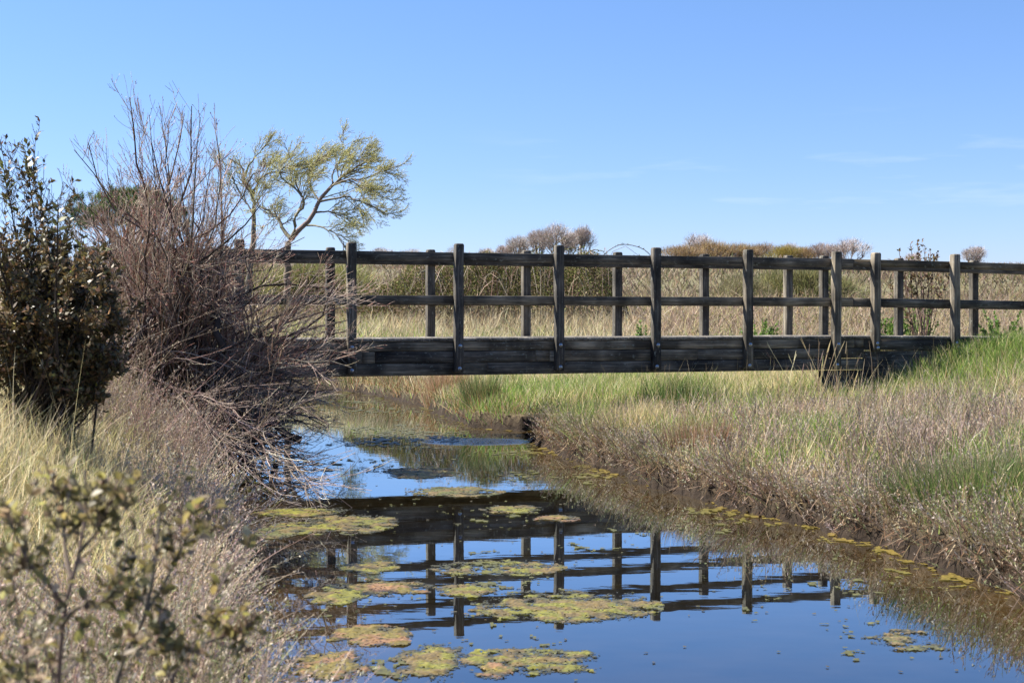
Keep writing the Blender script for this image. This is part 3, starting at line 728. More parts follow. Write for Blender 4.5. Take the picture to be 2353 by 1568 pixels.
hi_t = np.array([b < 430 for a, b in tg]); P2d, R2d = spawn(P1[hi_t], R1[hi_t], 8, .40, .97, .45, .22, .55, 6, (.04, 0, .20), .10, .18)
P2, R2 = spawn(P1[~lowl & ~hi_t], R1[~lowl & ~hi_t], 13, .22, .97, .6, .32, .55, 6, (.04, 0, .20), .10, .22)
P2c, R2c = spawn(P1[lowl], R1[lowl], 7, .15, .97, .45, .38, .55, 6, (.16, 0, .03), .12, .25); P2 = np.concatenate([P2, P2c, P2d]); R2 = np.concatenate([R2, R2c, R2d])
P2b, R2b = spawn(P1b, R1b*.4, 9, .2, 1, .7, .75, .5, 6, (.1, 0, .12), .14, .3)
P2 = np.concatenate([P2, P2b]); R2 = np.maximum(np.concatenate([R2, R2b]), .0028)
P3, R3 = spawn(P2, R2, 6, .15, .97, .48, .50, .62, 5, (.07, 0, .11), .10, .12); R3 = np.maximum(R3, .0021)
P3x, R3x = spawn(P1, R1*.5, 12, .5, 1.0, .36, .16, .5, 5, (0, 0, .18), .08, .12); R3x = np.maximum(R3x, .0021)
g = Geo(); wet = lambda P: (ss(1.1-P[:, 0, 2], 0, .5))[:, None]
c2 = vary((.27, .21, .155), len(P2), .3); c2 = c2*(1-wet(P2))+vary((.22, .175, .14), len(P2), .35)*wet(P2)
tubes(g, P2, R2, c2, 3)
P3 = np.concatenate([P3, P3x]); R3 = np.concatenate([R3, R3x])
c3 = pick([(.37, .275, .20), (.32, .17, .125), (.44, .36, .275)], [.5, .25, .32], len(P3), .25); c3 = c3*(1-wet(P3))+vary((.33, .26, .21), len(P3), .38)*wet(P3)
tubes(g, P3, R3, c3, 3); g.build('twigs', M['twig'], root, origin=O)
k = rng.integers(0, len(P3), 26000); k = k[P3[k, 0, 2] > 1.0]; n = len(k); t = rng.uniform(.25, 1, n)*3.98; i0 = t.astype(int); f = (t-i0)[:, None]
pp = P3[k, i0]*(1-f)+P3[k, i0+1]*f; dd = norm(P3[k, i0+1]-P3[k, i0])+rng.normal(0, .45, (n, 3))
g = Geo(); leaves(g, pp, dd, rng.uniform(.012, .03, n), rng.uniform(.006, .010, n), pick([(.26, .065, .055), (.20, .07, .05), (.30, .15, .10)], [.5, .3, .25], n)); g.build('buds', M['twig'], root, origin=O)

# ---- dark evergreen shrub, far left -------------------------------------
O = at(105, 930, 10.2); O[2] = float(ground_z(np.array([O[0]]), np.array([O[1]]))[0]); root = empty('evergreen_shrub', O)
tag(root, 'dense dark evergreen shrub with glossy bronze green leaves at the left edge', 'shrub')
tg = [(64, 330), (60, 345), (8, 378), (20, 430), (95, 430), (135, 470), (158, 520), (240, 565), (215, 590), (235, 600), (255, 650), (285, 720), (275, 800), (255, 850), (215, 910), (170, 890), (120, 560), (60, 520), (10, 560), (-60, 420), (-120, 520), (-90, 640), (-140, 760),
      (-40, 700), (30, 660), (100, 680), (170, 650), (200, 740), (130, 780), (60, 760), (0, 800), (230, 690), (180, 830), (80, 860), (20, 880), (150, 600), (250, 760), (190, 560), (110, 500), (38, 470), (-30, 500), (-80, 860)]
specs = []; rad0 = []
for (tx, ty) in tg:
    T = at(tx, ty, 10.2+rng.normal(0, .42)); B = O+np.array([rng.normal(0, .12), rng.normal(0, .14), -.05]); v = T-B
    m1 = B+v*.45+np.array([.10*v[0] if ty > 600 else -.05*v[0], 0, .10*abs(v[0])])+rng.normal(0, .05, 3)
    specs.append([B, m1, T]); rad0.append(rng.uniform(.010, .022))
P1 = bushy_polys(specs, 10); R1 = np.array(rad0)[:, None]*np.linspace(1, .18, 10)[None]
P2, R2 = spawn(P1, R1, 24, .2, .97, .75, .25, .5, 5, (0, 0, .30), .10, .14); R2 = np.maximum(R2, .0022)
P2x, R2x = spawn(P2, R2, 4, .2, .9, .7, .6, .7, 5, (0, 0, .2), .12, .08); R2x = np.maximum(R2x, .0018)
g = Geo(); tubes(g, P1, R1, vary((.045, .036, .028), len(P1)), 5); tubes(g, P2, R2, vary((.06, .045, .032), len(P2)), 3); tubes(g, P2x, R2x, vary((.07, .05, .035), len(P2x)), 3)
g.build('branches', M['bark'], root, origin=O)
def leaf_on(Pp, m, t0, L, W, pal, pw, fwd=.7, fold=-.12, g=None):
    n0, Kp, _ = Pp.shape; k = np.repeat(np.arange(n0), m); n = len(k); t = rng.uniform(t0, 1, n)*(Kp-1.001); i0 = t.astype(int); f = (t-i0)[:, None]
    pp = Pp[k, i0]*(1-f)+Pp[k, i0+1]*f; tan = norm(Pp[k, i0+1]-Pp[k, i0]); x = rng.normal(size=(n, 3)); x = norm(x-tan*(x*tan).sum(1, keepdims=True))
    dd = norm(tan*fwd+x+UPV*.15)
    leaves(g, pp, dd, L*rng.uniform(.6, 1.2, n), W*rng.uniform(.7, 1.15, n), pick(pal, pw, n, .25), side=np.cross(dd, tan)+rng.normal(0, .25, (n, 3)), fold=fold)
g = Geo(); PALE_L = [(.090, .074, .030), (.16, .118, .048), (.22, .13, .062), (.21, .20, .06)]
hi = lambda P: P[(rng.uniform(size=len(P)) < 1-.78*ss(P[:, 0, 2], 1.85, 2.2)) & (P[:, 0, 2] > 1.10+.16*np.sin(P[:, 0, 0]*7))]; leaf_on(hi(P2), 13, .15, .052, .027, PALE_L, [.4, .3, .28, .05], g=g); leaf_on(hi(P2x), 6, .2, .048, .025, PALE_L, [.45, .3, .25, .03], g=g); leaf_on(P1, 14, .55, .055, .027, PALE_L, [.3, .3, .2, .2], g=g)
# pale young whorls at the tips of the tall shoots
tips = P1[[k for k, (a_, b_) in enumerate(tg) if b_ < 580]]; leaf_on(tips, 16, .90, .075, .032, [(.16, .17, .05), (.12, .11, .035)], [.5, .5], fwd=.5, g=g)
g.build('foliage', M['leaf'], root, origin=O)

# ---- out-of-focus shrub right in front of the lens -----------------------
O = np.array([-.93, 2.9, 0]); O[2] = float(ground_z(np.array([O[0]]), np.array([O[1]]))[0]); root = empty('foreground_shrub', O)
tag(root, 'small shrub with oval olive and yellowish leaves close to the camera at the lower left', 'shrub')
zz = lambda a, b, d: at(a/1.5175*.735, (1100+b/1.5175)*.735, d)
st = [[O+[0, 0, -.03], zz(270, 1600, 2.85), zz(282, 1380, 2.8), zz(300, 1220, 2.8), zz(345, 1030, 2.8), zz(400, 860, 2.82), zz(400, 560, 2.85)],
      [O+[.06, .05, -.03], zz(540, 1560, 2.95), zz(610, 1420, 2.95), zz(690, 1230, 2.95), zz(720, 1080, 2.95), zz(760, 720, 3.0)],
      [zz(285, 1300, 2.8), zz(360, 1215, 2.78), zz(470, 1190, 2.75), zz(640, 1060, 2.75)], [zz(300, 1230, 2.8), zz(240, 1120, 2.75), zz(130, 1000, 2.7), zz(40, 800, 2.7)],
      [zz(330, 1080, 2.8), zz(300, 900, 2.85), zz(290, 660, 2.9)], [zz(370, 950, 2.8), zz(470, 830, 2.8), zz(520, 700, 2.8)], [zz(690, 1230, 2.95), zz(800, 1050, 3), zz(880, 880, 3), zz(945, 830, 3.05)],
      [O+[.1, .1, -.03], zz(800, 1600, 3.1), zz(900, 1420, 3.1), zz(1010, 1170, 3.1), zz(1110, 1000, 3.1)], [zz(900, 1420, 3.1), zz(980, 1380, 3.1), zz(1080, 1340, 3.15)], [zz(610, 1420, 2.95), zz(720, 1400, 2.9), zz(850, 1390, 2.9)],
      [O+[-.1, 0, -.03], zz(120, 1600, 2.7), zz(90, 1300, 2.65), zz(50, 1080, 2.6)], [O+[-.1, .05, -.03], zz(60, 1640, 2.6), zz(40, 1500, 2.6)]]
P1 = bushy_polys(st, 12); R1 = np.linspace(1, .3, 12)[None]*np.array([.0085, .0085, .005, .006, .005, .005, .005, .007, .004, .004, .006, .005])[:, None]
P2, R2 = spawn(P1, R1, 15, .30, .98, .8, .27, .5, 5, (0, 0, .3), .1, .09); R2 = np.maximum(R2, .0016)
g = Geo(); tubes(g, P1, R1, vary((.15, .115, .09), len(P1), .1), 7); tubes(g, P2, R2, vary((.20, .16, .12), len(P2)), 5); g.build('stems', M['bark'], root, smooth=True, origin=O)
def oval_leaves(g, Pp, m, t0, L, W, pal, pw):
    n0, Kp, _ = Pp.shape; k = np.repeat(np.arange(n0), m); n = len(k); t = rng.uniform(t0, 1, n)*(Kp-1.001); i0 = t.astype(int); f = (t-i0)[:, None]
    p = Pp[k, i0]*(1-f)+Pp[k, i0+1]*f; tan = norm(Pp[k, i0+1]-Pp[k, i0]); x = rng.normal(size=(n, 3)); x = norm(x-tan*(x*tan).sum(1, keepdims=True))
    d = norm(tan*.55+x*.9+UPV*.25); s = norm(np.cross(d, tan+rng.normal(0, .3, (n, 3)))); u = np.cross(s, d)
    L = (L*rng.uniform(.65, 1.2, n))[:, None]; W = (W*rng.uniform(.8, 1.15, n))[:, None]; col = pick(pal, pw, n, .22)
    rows = [(0, .08), (.2, .7), (.45, 1.0), (.7, .85), (.9, .42), (1, .04)]; V_ = []
    for a, b in rows:
        c_ = p+d*L*a-u*L*.22*a*a
        V_ += [c_-s*W*b*.5+u*W*.14*b, c_, c_+s*W*b*.5+u*W*.14*b]
    v = np.stack(V_, 1); q0 = []
    for r in range(5): q0 += [[r*3, r*3+1, r*3+4, r*3+3], [r*3+1, r*3+2, r*3+5, r*3+4]]
    q = (np.arange(n)[:, None, None]*18+np.array(q0)[None]).reshape(-1, 4); g.add(v.reshape(-1, 3), q, c=np.repeat(col, 18, 0))
g = Geo(); LP = [(.235, .20, .08), (.145, .125, .055), (.32, .275, .09), (.42, .345, .24), (.26, .18, .11)]
oval_leaves(g, P2, 6, .2, .028, .0165, LP, [.35, .3, .12, .13, .12]); oval_leaves(g, P1, 8, .5, .031, .018, LP, [.35, .2, .2, .15, .1])
g.build('leaves', M['soft_leaf'], root, smooth=True, origin=O)

# ---- willows behind the bridge --------------------------------------------
wz = lambda a, b, d: at((600+a/3.361)*.735, (420+b/3.361)*.735, d)
def willow(limbs, radii, d0, label, nl=8, lean=(.25, 0, .10), m2=13, m3=9):
    P1 = np.stack([resample([wz(a, b, d0+dz) for a, b, dz in l], 14) for l in limbs]); P1[:, 2:-1] += rng.normal(0, .02, P1[:, 2:-1].shape)
    O = P1[0, 0].copy(); root = empty('willow_tree', O); tag(root, label, 'tree')
    R1 = .8*np.array([np.linspace(a, b, 14) for a, b in radii])
    g = Geo(); tubes(g, P1, R1, vary((.15, .13, .10), len(P1), .12), 7); g.build('trunk', M['bark'], root, smooth=True, origin=O)
    Pb, Rb = P1[1:], R1[1:]
    P2, R2 = spawn(Pb, np.minimum(Rb, .05), m2, .30, 1, .6, .46, .5, 7, lean, .14, .7); R2 = np.maximum(R2, .010)
    P3, R3 = spawn(P2, R2, m3, .2, 1, .55, .5, .6, 6, lean, .14, .35); R3 = np.maximum(R3, .005)
    P4, R4 = spawn(P3, R3, 3, .25, 1, .5, .6, .7, 5, (.15, 0, .0), .16, .22); R4 = np.maximum(R4, .0038)
    g = Geo(); tubes(g, P2, R2, vary((.22, .19, .12), len(P2)), 4); tubes(g, P3, R3, vary((.30, .27, .14), len(P3)), 3); tubes(g, P4, R4, vary((.36, .33, .16), len(P4)), 3)
    g.build('crown', M['twig'], root, origin=O)
    g = Geo(); leaf_on(P4, nl, .1, .055, .017, [(.40, .40, .15), (.32, .32, .11), (.46, .43, .21)], [.5, .3, .2], fwd=1.0, fold=0, g=g); leaf_on(P3, 3, .2, .055, .017, [(.40, .39, .15), (.32, .32, .12)], [.5, .5], fwd=1.0, fold=0, g=g)
    g.build('leaves', M['soft_leaf'], root, origin=O)
D = 50
willow([[(1000, 1780, 0), (1005, 1400, 0), (1012, 1200, 0), (1040, 1095, 0)],
        [(1040, 1100, 0), (1120, 1010, 0), (1200, 945, .2), (1290, 830, .3), (1335, 700, .5), (1470, 540, .8), (1600, 430, 1.2), (1820, 300, 1.5)],
        [(1040, 1100, 0), (1085, 980, -.3), (1075, 880, -.4), (1130, 800, -.5), (1180, 740, -.6), (1165, 670, -.7), (1100, 580, -.9), (1000, 510, -1)],
        [(1040, 1100, 0), (980, 1020, .2), (930, 930, .4), (870, 850, .6), (780, 790, .8), (700, 740, 1)],
        [(1335, 710, .5), (1500, 672, .2), (1650, 660, -.2), (1800, 720, -.5), (1950, 780, -.6), (2060, 850, -.7)],
        [(1310, 820, .3), (1450, 810, .8), (1560, 855, 1), (1650, 900, 1.1)],
        [(1200, 955, .2), (1340, 965, -.3), (1450, 1020, -.6), (1550, 1090, -.8), (1610, 1190, -.9)],
        [(1470, 540, .8), (1650, 480, .4), (1850, 450, .2), (2080, 360, 0)], [(1340, 700, .5), (1280, 610, .9), (1230, 480, 1.2), (1270, 300, 1.5)], [(1480, 530, .8), (1490, 400, 1.2), (1560, 260, 1.6), (1600, 130, 1.7)],
        [(1165, 670, -.7), (1090, 450, -1), (1230, 390, -1.2), (1330, 260, -1.4)], [(1600, 440, 1.2), (1750, 260, .9), (1830, 190, .8)], [(1640, 480, .4), (1800, 560, .2), (2000, 640, .1)], [(1000, 510, -1), (930, 400, -1.1), (1050, 280, -1.3)]],
       [(.17, .14), (.125, .04), (.085, .03), (.10, .03), (.055, .02), (.045, .015), (.05, .015), (.05, .015), (.045, .015), (.045, .012), (.04, .012), (.035, .012), (.035, .012), (.035, .012)], D,
       'wind-shaped willow with pale young leaves leaning right behind the footbridge rail')
willow([[(590, 1780, 2), (610, 1400, 2), (635, 1200, 2), (650, 1000, 2)], [(650, 1000, 2), (655, 850, 2), (640, 660, 2), (560, 480, 2.2), (500, 320, 2.4), (400, 260, 2.5)],
        [(640, 660, 2), (690, 520, 1.6), (760, 440, 1.3), (850, 400, 1), (1000, 400, .8)], [(560, 450, 2.2), (600, 330, 2), (670, 240, 1.8), (780, 120, 1.6)], [(520, 640, 2.2), (470, 540, 2.5), (420, 450, 2.7), (330, 380, 2.8)], [(600, 500, 2), (640, 430, 1.7), (760, 380, 1.5)], [(650, 850, 2), (560, 700, 2.4), (470, 640, 2.6)], [(650, 760, 2), (740, 640, 1.6), (800, 560, 1.4)]],
       [(.16, .12), (.11, .03), (.06, .02), (.055, .015), (.05, .015), (.04, .015), (.05, .015), (.04, .012)], D, 'smaller willow partly hidden behind the reddish bush', 3, (.12, 0, .25), 9, 8)

# ---- pine behind the bush ---------------------------------------------------
O = at(300, 640, 70); O[2] = float(ground_z(np.array([O[0]]), np.array([O[1]]))[0]); root = empty('pine_tree', O); tag(root, 'rounded dark green pine behind the reddish bush', 'pine tree')
C = at(300, 500, 70); n = 420; v = norm(rng.normal(size=(n, 3))); v[:, 2] = np.abs(v[:, 2])*1.0-.25; rr = rng.uniform(.55, 1.0, n)[:, None]
ce = C+v*rr*np.array([3.0, 2.0, 2.15]); ce = np.concatenate([ce, at(178, 455, 70)[None]+rng.normal(0, .12, (6, 3)), at(165, 480, 70)[None]+rng.normal(0, .15, (6, 3))])
m_ = 60; k = np.repeat(np.arange(len(ce)), m_); n = len(k); dn = norm(rng.normal(size=(n, 3))+UPV*.5)
g = Geo(); ribbons(g, ce[k]+rng.normal(0, .07, (n, 3)), dn, rng.uniform(.16, .32, n), .028, np.zeros((n, 3)), pick([(.05, .095, .03), (.085, .125, .035), (.15, .16, .05)], [.5, .38, .12], n)*np.repeat(np.exp(rng.normal(0, .25, len(ce))), m_)[:, None], K=2)
g.build('crown', M['blade'], root, origin=O)
P1 = np.stack([resample([O, (O*.4+C*.6), ce[j]], 8) for j in rng.choice(len(ce), 26, replace=False)]); g = Geo(); tubes(g, P1, np.linspace(.12, .025, 8)[None].repeat(26, 0), vary((.10, .065, .045), 26), 5); g.build('trunk', M['bark'], root, origin=O)

# ---- bramble thicket behind the bridge ---------------------------------------
bx0, bx1, by = at(815, 700, 45)[0], at(1440, 700, 45)[0], 45.5
O = np.array([(bx0+bx1)/2, by, 0]); O[2] = float(ground_z(np.array([O[0]]), np.array([by]))[0]); root = empty('bramble_thicket', O); tag(root, 'long mound of tangled bramble with small olive leaves behind the middle of the footbridge', 'bramble')
def btop(x): 
    s = (x-bx0)/(bx1-bx0); return (1.15+1.05*ss(s, 0, .3)+.05*ss(s, .55, .85))*(1-.85*ss(s, .90, 1.03))*(.85+.3*vnoise(x*1.3, 0*x, 6))*.92
n = 90000; x = rng.uniform(bx0-.4, bx1+.3, n); yy = by+rng.normal(0, .75, n)+.25; hh = btop(x)*np.exp(-((yy-by)/1.6)**2)
z = ground_z(x, yy)+hh*(1-np.abs(rng.normal(0, .33, n)))
kk = (z > ground_z(x, yy)+.03) & (rng.uniform(size=n) < .35+.9*fbm(x*1.7, z*1.7, 88)); x, yy, z = x[kk], yy[kk], z[kk]; n = len(x)
low = ss(.9-(z-ground_z(x, yy)), 0, .7); pw = np.stack([.42*(1-.5*low), .30*(1-.5*low), .16+.5*low, .12+.5*low], 1)
g = Geo(); leaves(g, np.stack([x, yy, z], 1), rng.normal(size=(n, 3))+UPV*.2, rng.uniform(.04, .085, n), rng.uniform(.025, .05, n), pick([(.10, .115, .035), (.18, .18, .055), (.19, .125, .07), (.32, .25, .16)], pw, n, .28), fold=-.1)
g.build('foliage', M['scrub'], root, origin=O)
sp = []
for j in range(230):
    x0 = rng.uniform(bx0, bx1); y0 = by+rng.normal(0, .6)-.2; b = np.array([x0, y0, float(ground_z(np.array([x0]), np.array([y0]))[0])]); h = float(btop(np.array([x0]))[0])*rng.uniform(.6, 1.12); w = rng.normal(0, .9)
    sp.append([b, b+[w*.35, rng.normal(0, .3)-.2, h*.85], b+[w*.8, rng.normal(0, .4)-.35, h*.95], b+[w*1.2, rng.normal(0, .4)-.5, h*.5]])
P1 = bushy_polys(sp, 9); g = Geo(); tubes(g, P1, np.full((len(P1), 9), .007), pick([(.28, .215, .155), (.20, .12, .09), (.40, .33, .24)], [.5, .3, .2], len(P1)), 3)
extra = [[at(1375, 600, 44.5), at(1392, 580, 44.4), at(1425, 562, 44.3), at(1465, 567, 44.2), at(1490, 582, 44.1), at(1505, 610, 44)], [at(1330, 600, 44.6), at(1345, 582, 44.5), at(1365, 574, 44.5), at(1388, 578, 44.4)], [at(1262, 600, 44.8), at(1275, 565, 44.8), at(1300, 545, 44.8)], [at(1200, 600, 45), at(1215, 580, 45), at(1240, 566, 45)], [at(1240, 600, 45), at(1290, 576, 45), at(1330, 568, 45)], [at(1300, 600, 45), at(1320, 578, 45), at(1340, 568, 45)], [at(1150, 600, 45), at(1185, 582, 45), at(1225, 578, 45)]]
P1x = bushy_polys(extra, 12); tubes(g, P1x, np.full((len(extra), 12), .011), vary((.13, .10, .055), len(extra)), 4); g.build('canes', M['bark'], root, origin=O)
g = Geo(); leaf_on(P1x, 26, .1, .075, .05, [(.12, .14, .04), (.20, .20, .05), (.14, .08, .05)], [.5, .3, .2], g=g); g.build('shoot_leaves', M['scrub'], root, origin=O)

# ---- leafy shrub and green plants behind the approach ---------------------------
O = at(2120, 745, 26.5); O[2] = float(ground_z(np.array([O[0]]), np.array([O[1]]))[0]); root = empty('leafy_shrub', O); tag(root, 'twiggy shrub with clusters of brownish leaves above the right-hand rail', 'shrub')
tg = [(2046, 597), (2064, 575), (2075, 600), (2092, 592), (2106, 556), (2112, 580), (2124, 566), (2136, 576), (2150, 585), (2156, 600), (2130, 600), (2090, 560), (2050, 660), (2062, 680), (2085, 640), (2180, 640), (2070, 630), (2160, 650)]
P1 = bushy_polys([[O+rng.normal(0, .08, 3)*[1, 1, 0], O*.5+at(a, b, 26.5)*.5+rng.normal(0, .08, 3), at(a, b, 26.5+rng.normal(0, .25))] for a, b in tg], 9)
g = Geo(); tubes(g, P1, np.linspace(.012, .005, 9)[None].repeat(len(P1), 0), vary((.15, .10, .08), len(P1)), 4)
P2, R2 = spawn(P1, np.full(P1.shape[:2], .006), 5, .4, .95, .6, .22, .6, 5, (0, 0, .3), .1, .1); tubes(g, P2, R2, vary((.17, .11, .09), len(P2)), 3); g.build('stems', M['bark'], root, origin=O)
g = Geo(); leaf_on(P1, 14, .80, .085, .045, [(.12, .085, .04), (.16, .10, .06), (.14, .14, .05)], [.4, .3, .3], g=g); leaf_on(P2, 7, .5, .075, .04, [(.12, .085, .04), (.16, .10, .06), (.13, .13, .05)], [.4, .35, .25], g=g); g.build('leaves', M['soft_leaf'], root, origin=O)
def leafy_plant(px, py, d, wid, hpx, label, n=420):
    T = at(px, py, d); x0, y0 = T[0], T[1]; z0 = float(ground_z(np.array([x0]), np.array([y0]))[0]); root = empty('leafy_plant', (x0, y0, z0)); tag(root, label, 'green plant')
    w = wid/F*d/2*1.35; top = at(px, py-hpx/2, d)[2]; sp = []
    for j in range(26):
        a = rng.uniform(0, 2*PI); r = w*math.sqrt(rng.uniform()); tt = np.array([x0+r*math.cos(a), y0+r*math.sin(a)*.8, z0+(top-z0)*rng.uniform(.45, 1.0)]); sp.append([(x0+rng.normal(0, .04), y0+rng.normal(0, .04), z0-.03), (tt+[x0, y0, z0])/2+[0, 0, .05], tt])
    P1 = bushy_polys(sp, 7); g = Geo(); tubes(g, P1, np.full((26, 7), .006), vary((.12, .17, .04), 26), 3); g.build('stems', M['soft_leaf'], root, origin=(x0, y0, z0))
    g = Geo(); leaf_on(P1, n//9, .3, .065, .042, [(.12, .20, .045), (.17, .25, .06), (.085, .15, .035)], [.5, .3, .2], g=g); g.build('leaves', M['soft_leaf'], root, origin=(x0, y0, z0))
leafy_plant(1483, 752, 30.5, 46, 30, 'small bright green leafy plant left of a near post at deck height', 520)
leafy_plant(1745, 748, 31, 80, 34, 'green leafy plant behind the deck between the two posts right of centre', 520)
leafy_plant(2035, 742, 25.2, 70, 50, 'green leafy plant behind the start of the approach ramp', 520)
leafy_plant(2300, 740, 26.5, 90, 56, 'broad green leafy clump near the right edge behind the approach rail', 700)
leafy_plant(2110, 725, 27.5, 70, 60, 'dark green leafy clump under the twiggy brown-leaved shrub', 500)

# ---- scrub, bushes and trees in the distance -------------------------------------
def puff(name, px, py_top, wid, d, pal, pw, label, cat, n=5200, depth=.55, up=.5, group=None):
    """a rounded bush: trunk stems with a crown of fine twigs, gaps and lumps"""
    x0 = (px-CX)/F*d; z0 = float(ground_z(np.array([x0]), np.array([d]))[0]); top = EYE+(HY-py_top)/F*d; h = top-z0; w = wid/F*d/2*(1.6 if d > 300 else 1)
    root = empty(name, (x0, d, z0)); tag(root, label, cat, group)
    nl = 22; th = rng.uniform(0, 2*PI, nl); ph = rng.uniform(.15, 1.25, nl); lob = np.stack([x0+.72*w*np.sin(ph)*np.cos(th), d+.72*w*depth*np.sin(ph)*np.sin(th), z0+h*(.30+.45*np.cos(ph))], 1); lr = rng.uniform(.24, .5, nl)
    k = rng.integers(0, nl, n); v = norm(rng.normal(size=(n, 3))); r = rng.uniform(.35, 1, n)**.5
    p = lob[k]+v*(lr[k]*r)[:, None]*np.array([w, w*depth, h*.62]); kk = p[:, 2] > z0+.05; p, v, k = p[kk], v[kk], k[kk]; n = len(p)
    dd = norm(v*.7+UPV*up+rng.normal(0, .35, (n, 3))); g = Geo(); s = w*.16
    colr = pick(pal, pw, n, .2)*np.exp(rng.normal(0, .16, nl))[k][:, None]
    ribbons(g, p, dd, rng.uniform(.5, 1.3, n)*s, s*.055, np.zeros((n, 3)), colr, K=2, tip=.3); g.build('crown', M['blade'], root, origin=(x0, d, z0))
    P1 = bushy_polys([[(x0+rng.normal(0, w*.08), d, z0), ((x0+l[0])/2, (d+l[1])/2, z0+(l[2]-z0)*.6), l] for l in lob], 6); g = Geo(); tubes(g, P1, np.linspace(.03*h, .008*h, 6)[None].repeat(nl, 0)*.6, vary((.12, .09, .07), nl), 4); g.build('trunk', M['bark'], root, origin=(x0, d, z0))

def bare_tree(px, py_top, wid, d, label, twig=(.25, .20, .17), dense=1.0, up=.25, spread=1.0):
    x0 = (px-CX)/F*d; z0 = float(ground_z(np.array([x0]), np.array([d]))[0]); top = EYE+(HY-py_top)/F*d; h = top-z0; w = wid/F*d/2
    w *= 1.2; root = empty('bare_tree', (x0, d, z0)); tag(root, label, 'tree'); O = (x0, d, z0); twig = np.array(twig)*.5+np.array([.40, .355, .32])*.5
    sp = [[(x0, d, z0), (x0+.02*h, d, z0+.15*h), (x0+rng.normal(0, .02)*h, d, z0+.34*h)]]; nb = 12
    for j in range(nb):
        a = j/nb*2*PI+rng.uniform(-.3, .3); q_ = rng.uniform(.25, .92); z1 = z0+h*(.97-.34*q_**2)*rng.uniform(.9, 1.0)
        t = np.array([x0+w*.88*q_*math.cos(a), d+w*.7*q_*math.sin(a), z1]); b = np.array([x0, d, z0+h*rng.uniform(.16, .34)]); sp.append([b, b*.55+t*.45+np.array([(t[0]-x0)*.16, 0, -.01*h]), t])
    P1 = bushy_polys(sp, 9); r0 = .022*h; R1 = np.stack([np.linspace(r0, r0*.75, 9)]+[np.linspace(r0*.5, r0*.10, 9)]*nb)
    g = Geo(); tubes(g, P1, R1, vary((.20, .165, .14), len(P1), .1), 5); g.build('trunk', M['bark'], root, origin=O)
    P2, R2 = spawn(P1[1:], R1[1:], int(8*dense), .25, 1, .55, .42, .5, 6, (0, 0, up), .12, .08*h); R2 = np.maximum(R2, .055*d/430)
    P3, R3 = spawn(P2, R2, int(6*dense), .2, 1, .5, .45, .6, 5, (0, 0, up), .12, .05*h); R3 = np.maximum(R3, .038*d/430)
    P4, R4 = spawn(P3, R3, 2, .3, 1, .45, .6, .7, 4, (0, 0, up*.5), .14, .035*h); R4 = np.maximum(R4, .028*d/430)
    g = Geo(); tubes(g, P2, R2, vary((.20, .16, .135), len(P2)), 3); tubes(g, P3, R3, vary(twig, len(P3)), 3); tubes(g, P4, R4, vary(np.array(twig)*1.15, len(P4)), 3)
    nf = int(1900*dense); e3 = P1[1:, -1]; k = rng.integers(0, len(e3), nf); c0 = np.array([x0, d, z0+.30*h]); lobe = e3[k]*.86+c0*.14
    v = norm(rng.normal(size=(nf, 3))+UPV*.35); p_ = lobe+v*np.array([w*.42, w*.42, h*.20])*(rng.uniform(.2, 1, nf)**.5)[:, None]; p_ = p_[p_[:, 2] < z0+h*1.02]; nf = len(p_)
    ribbons(g, p_, norm(norm(p_-c0)+rng.normal(0, .35, (nf, 3))+UPV*.2), rng.uniform(.07, .16, nf)*h, (.055*d/430), np.zeros((nf, 3)), vary(np.array(twig)*1.35, nf, .12), K=2, tip=.3); g.build('crown', M['twig'], root, origin=O)
TD = 430
bare_tree(1276, 517, 84, TD, 'tallest grey bare tree in the distant clump behind the middle of the footbridge', (.31, .245, .20), 1.25)
bare_tree(1234, 534, 60, TD+8, 'grey bare tree joined to the left side of the tallest tree of the distant clump', (.30, .235, .19), 1.1)
bare_tree(1192, 545, 62, TD+3, 'leftmost spreading bare tree of the distant clump behind the middle of the footbridge', (.29, .24, .20), 1.0)
bare_tree(1338, 526, 56, TD+5, 'separate bare tree with two rounded heads at the right of the distant clump', (.33, .25, .19), 1.1)
bare_tree(1308, 540, 50, TD+12, 'small bare tree filling the dip between the tallest tree and the two-headed one', (.31, .25, .21), .9)
bare_tree(1603, 541, 72, TD+14, 'pale thin bare tree rising above the left end of the orange-brown tree belt', (.34, .28, .25), .9)
bare_tree(1950, 551, 88, TD-10, 'broad bare tree at the right end of the orange-brown tree belt', (.29, .225, .19), 1.15)
bare_tree(1893, 560, 80, TD-4, 'purplish brown bare tree left of the broad bare tree at the end of the belt', (.27, .19, .16), 1.35)
bare_tree(1815, 562, 60, TD+12, 'thin grey bare tree standing among the orange-brown willows of the belt', (.31, .26, .23), 1.0)
bare_tree(2240, 569, 62, TD+5, 'lone bare tree on the horizon near the right edge', (.29, .235, .21), 1.1)
bare_tree(2098, 583, 44, TD+20, 'low pale bare tree on the horizon left of the brown-leaved shrub', (.33, .28, .26), .8)
bare_tree(1160, 566, 44, TD+6, 'low reddish grey bare tree at the left foot of the distant clump', (.28, .20, .17), 1.0)
bare_tree(880, 572, 70, TD+10, 'faint low bare tree just above the rail right of the willow', (.33, .27, .22), .8)
bare_tree(945, 574, 60, TD+14, 'faintest low bare tree above the rail halfway between willow and rust bush', (.33, .27, .22), .7)
bare_tree(1118, 573, 50, TD+14, 'sparse low bare tree above the rail right of the rust bush', (.33, .27, .23), .7)
ORN = [(.32, .225, .11), (.28, .195, .115), (.34, .27, .12), (.27, .195, .135)]; gp = 'orange-brown willows of the distant tree belt'
puff('willow_bush', 1565, 566, 84, TD, ORN, [.3, .3, .2, .3], 'leftmost orange-brown willow of the distant belt, sloping down to the left', 'tree', group=gp)
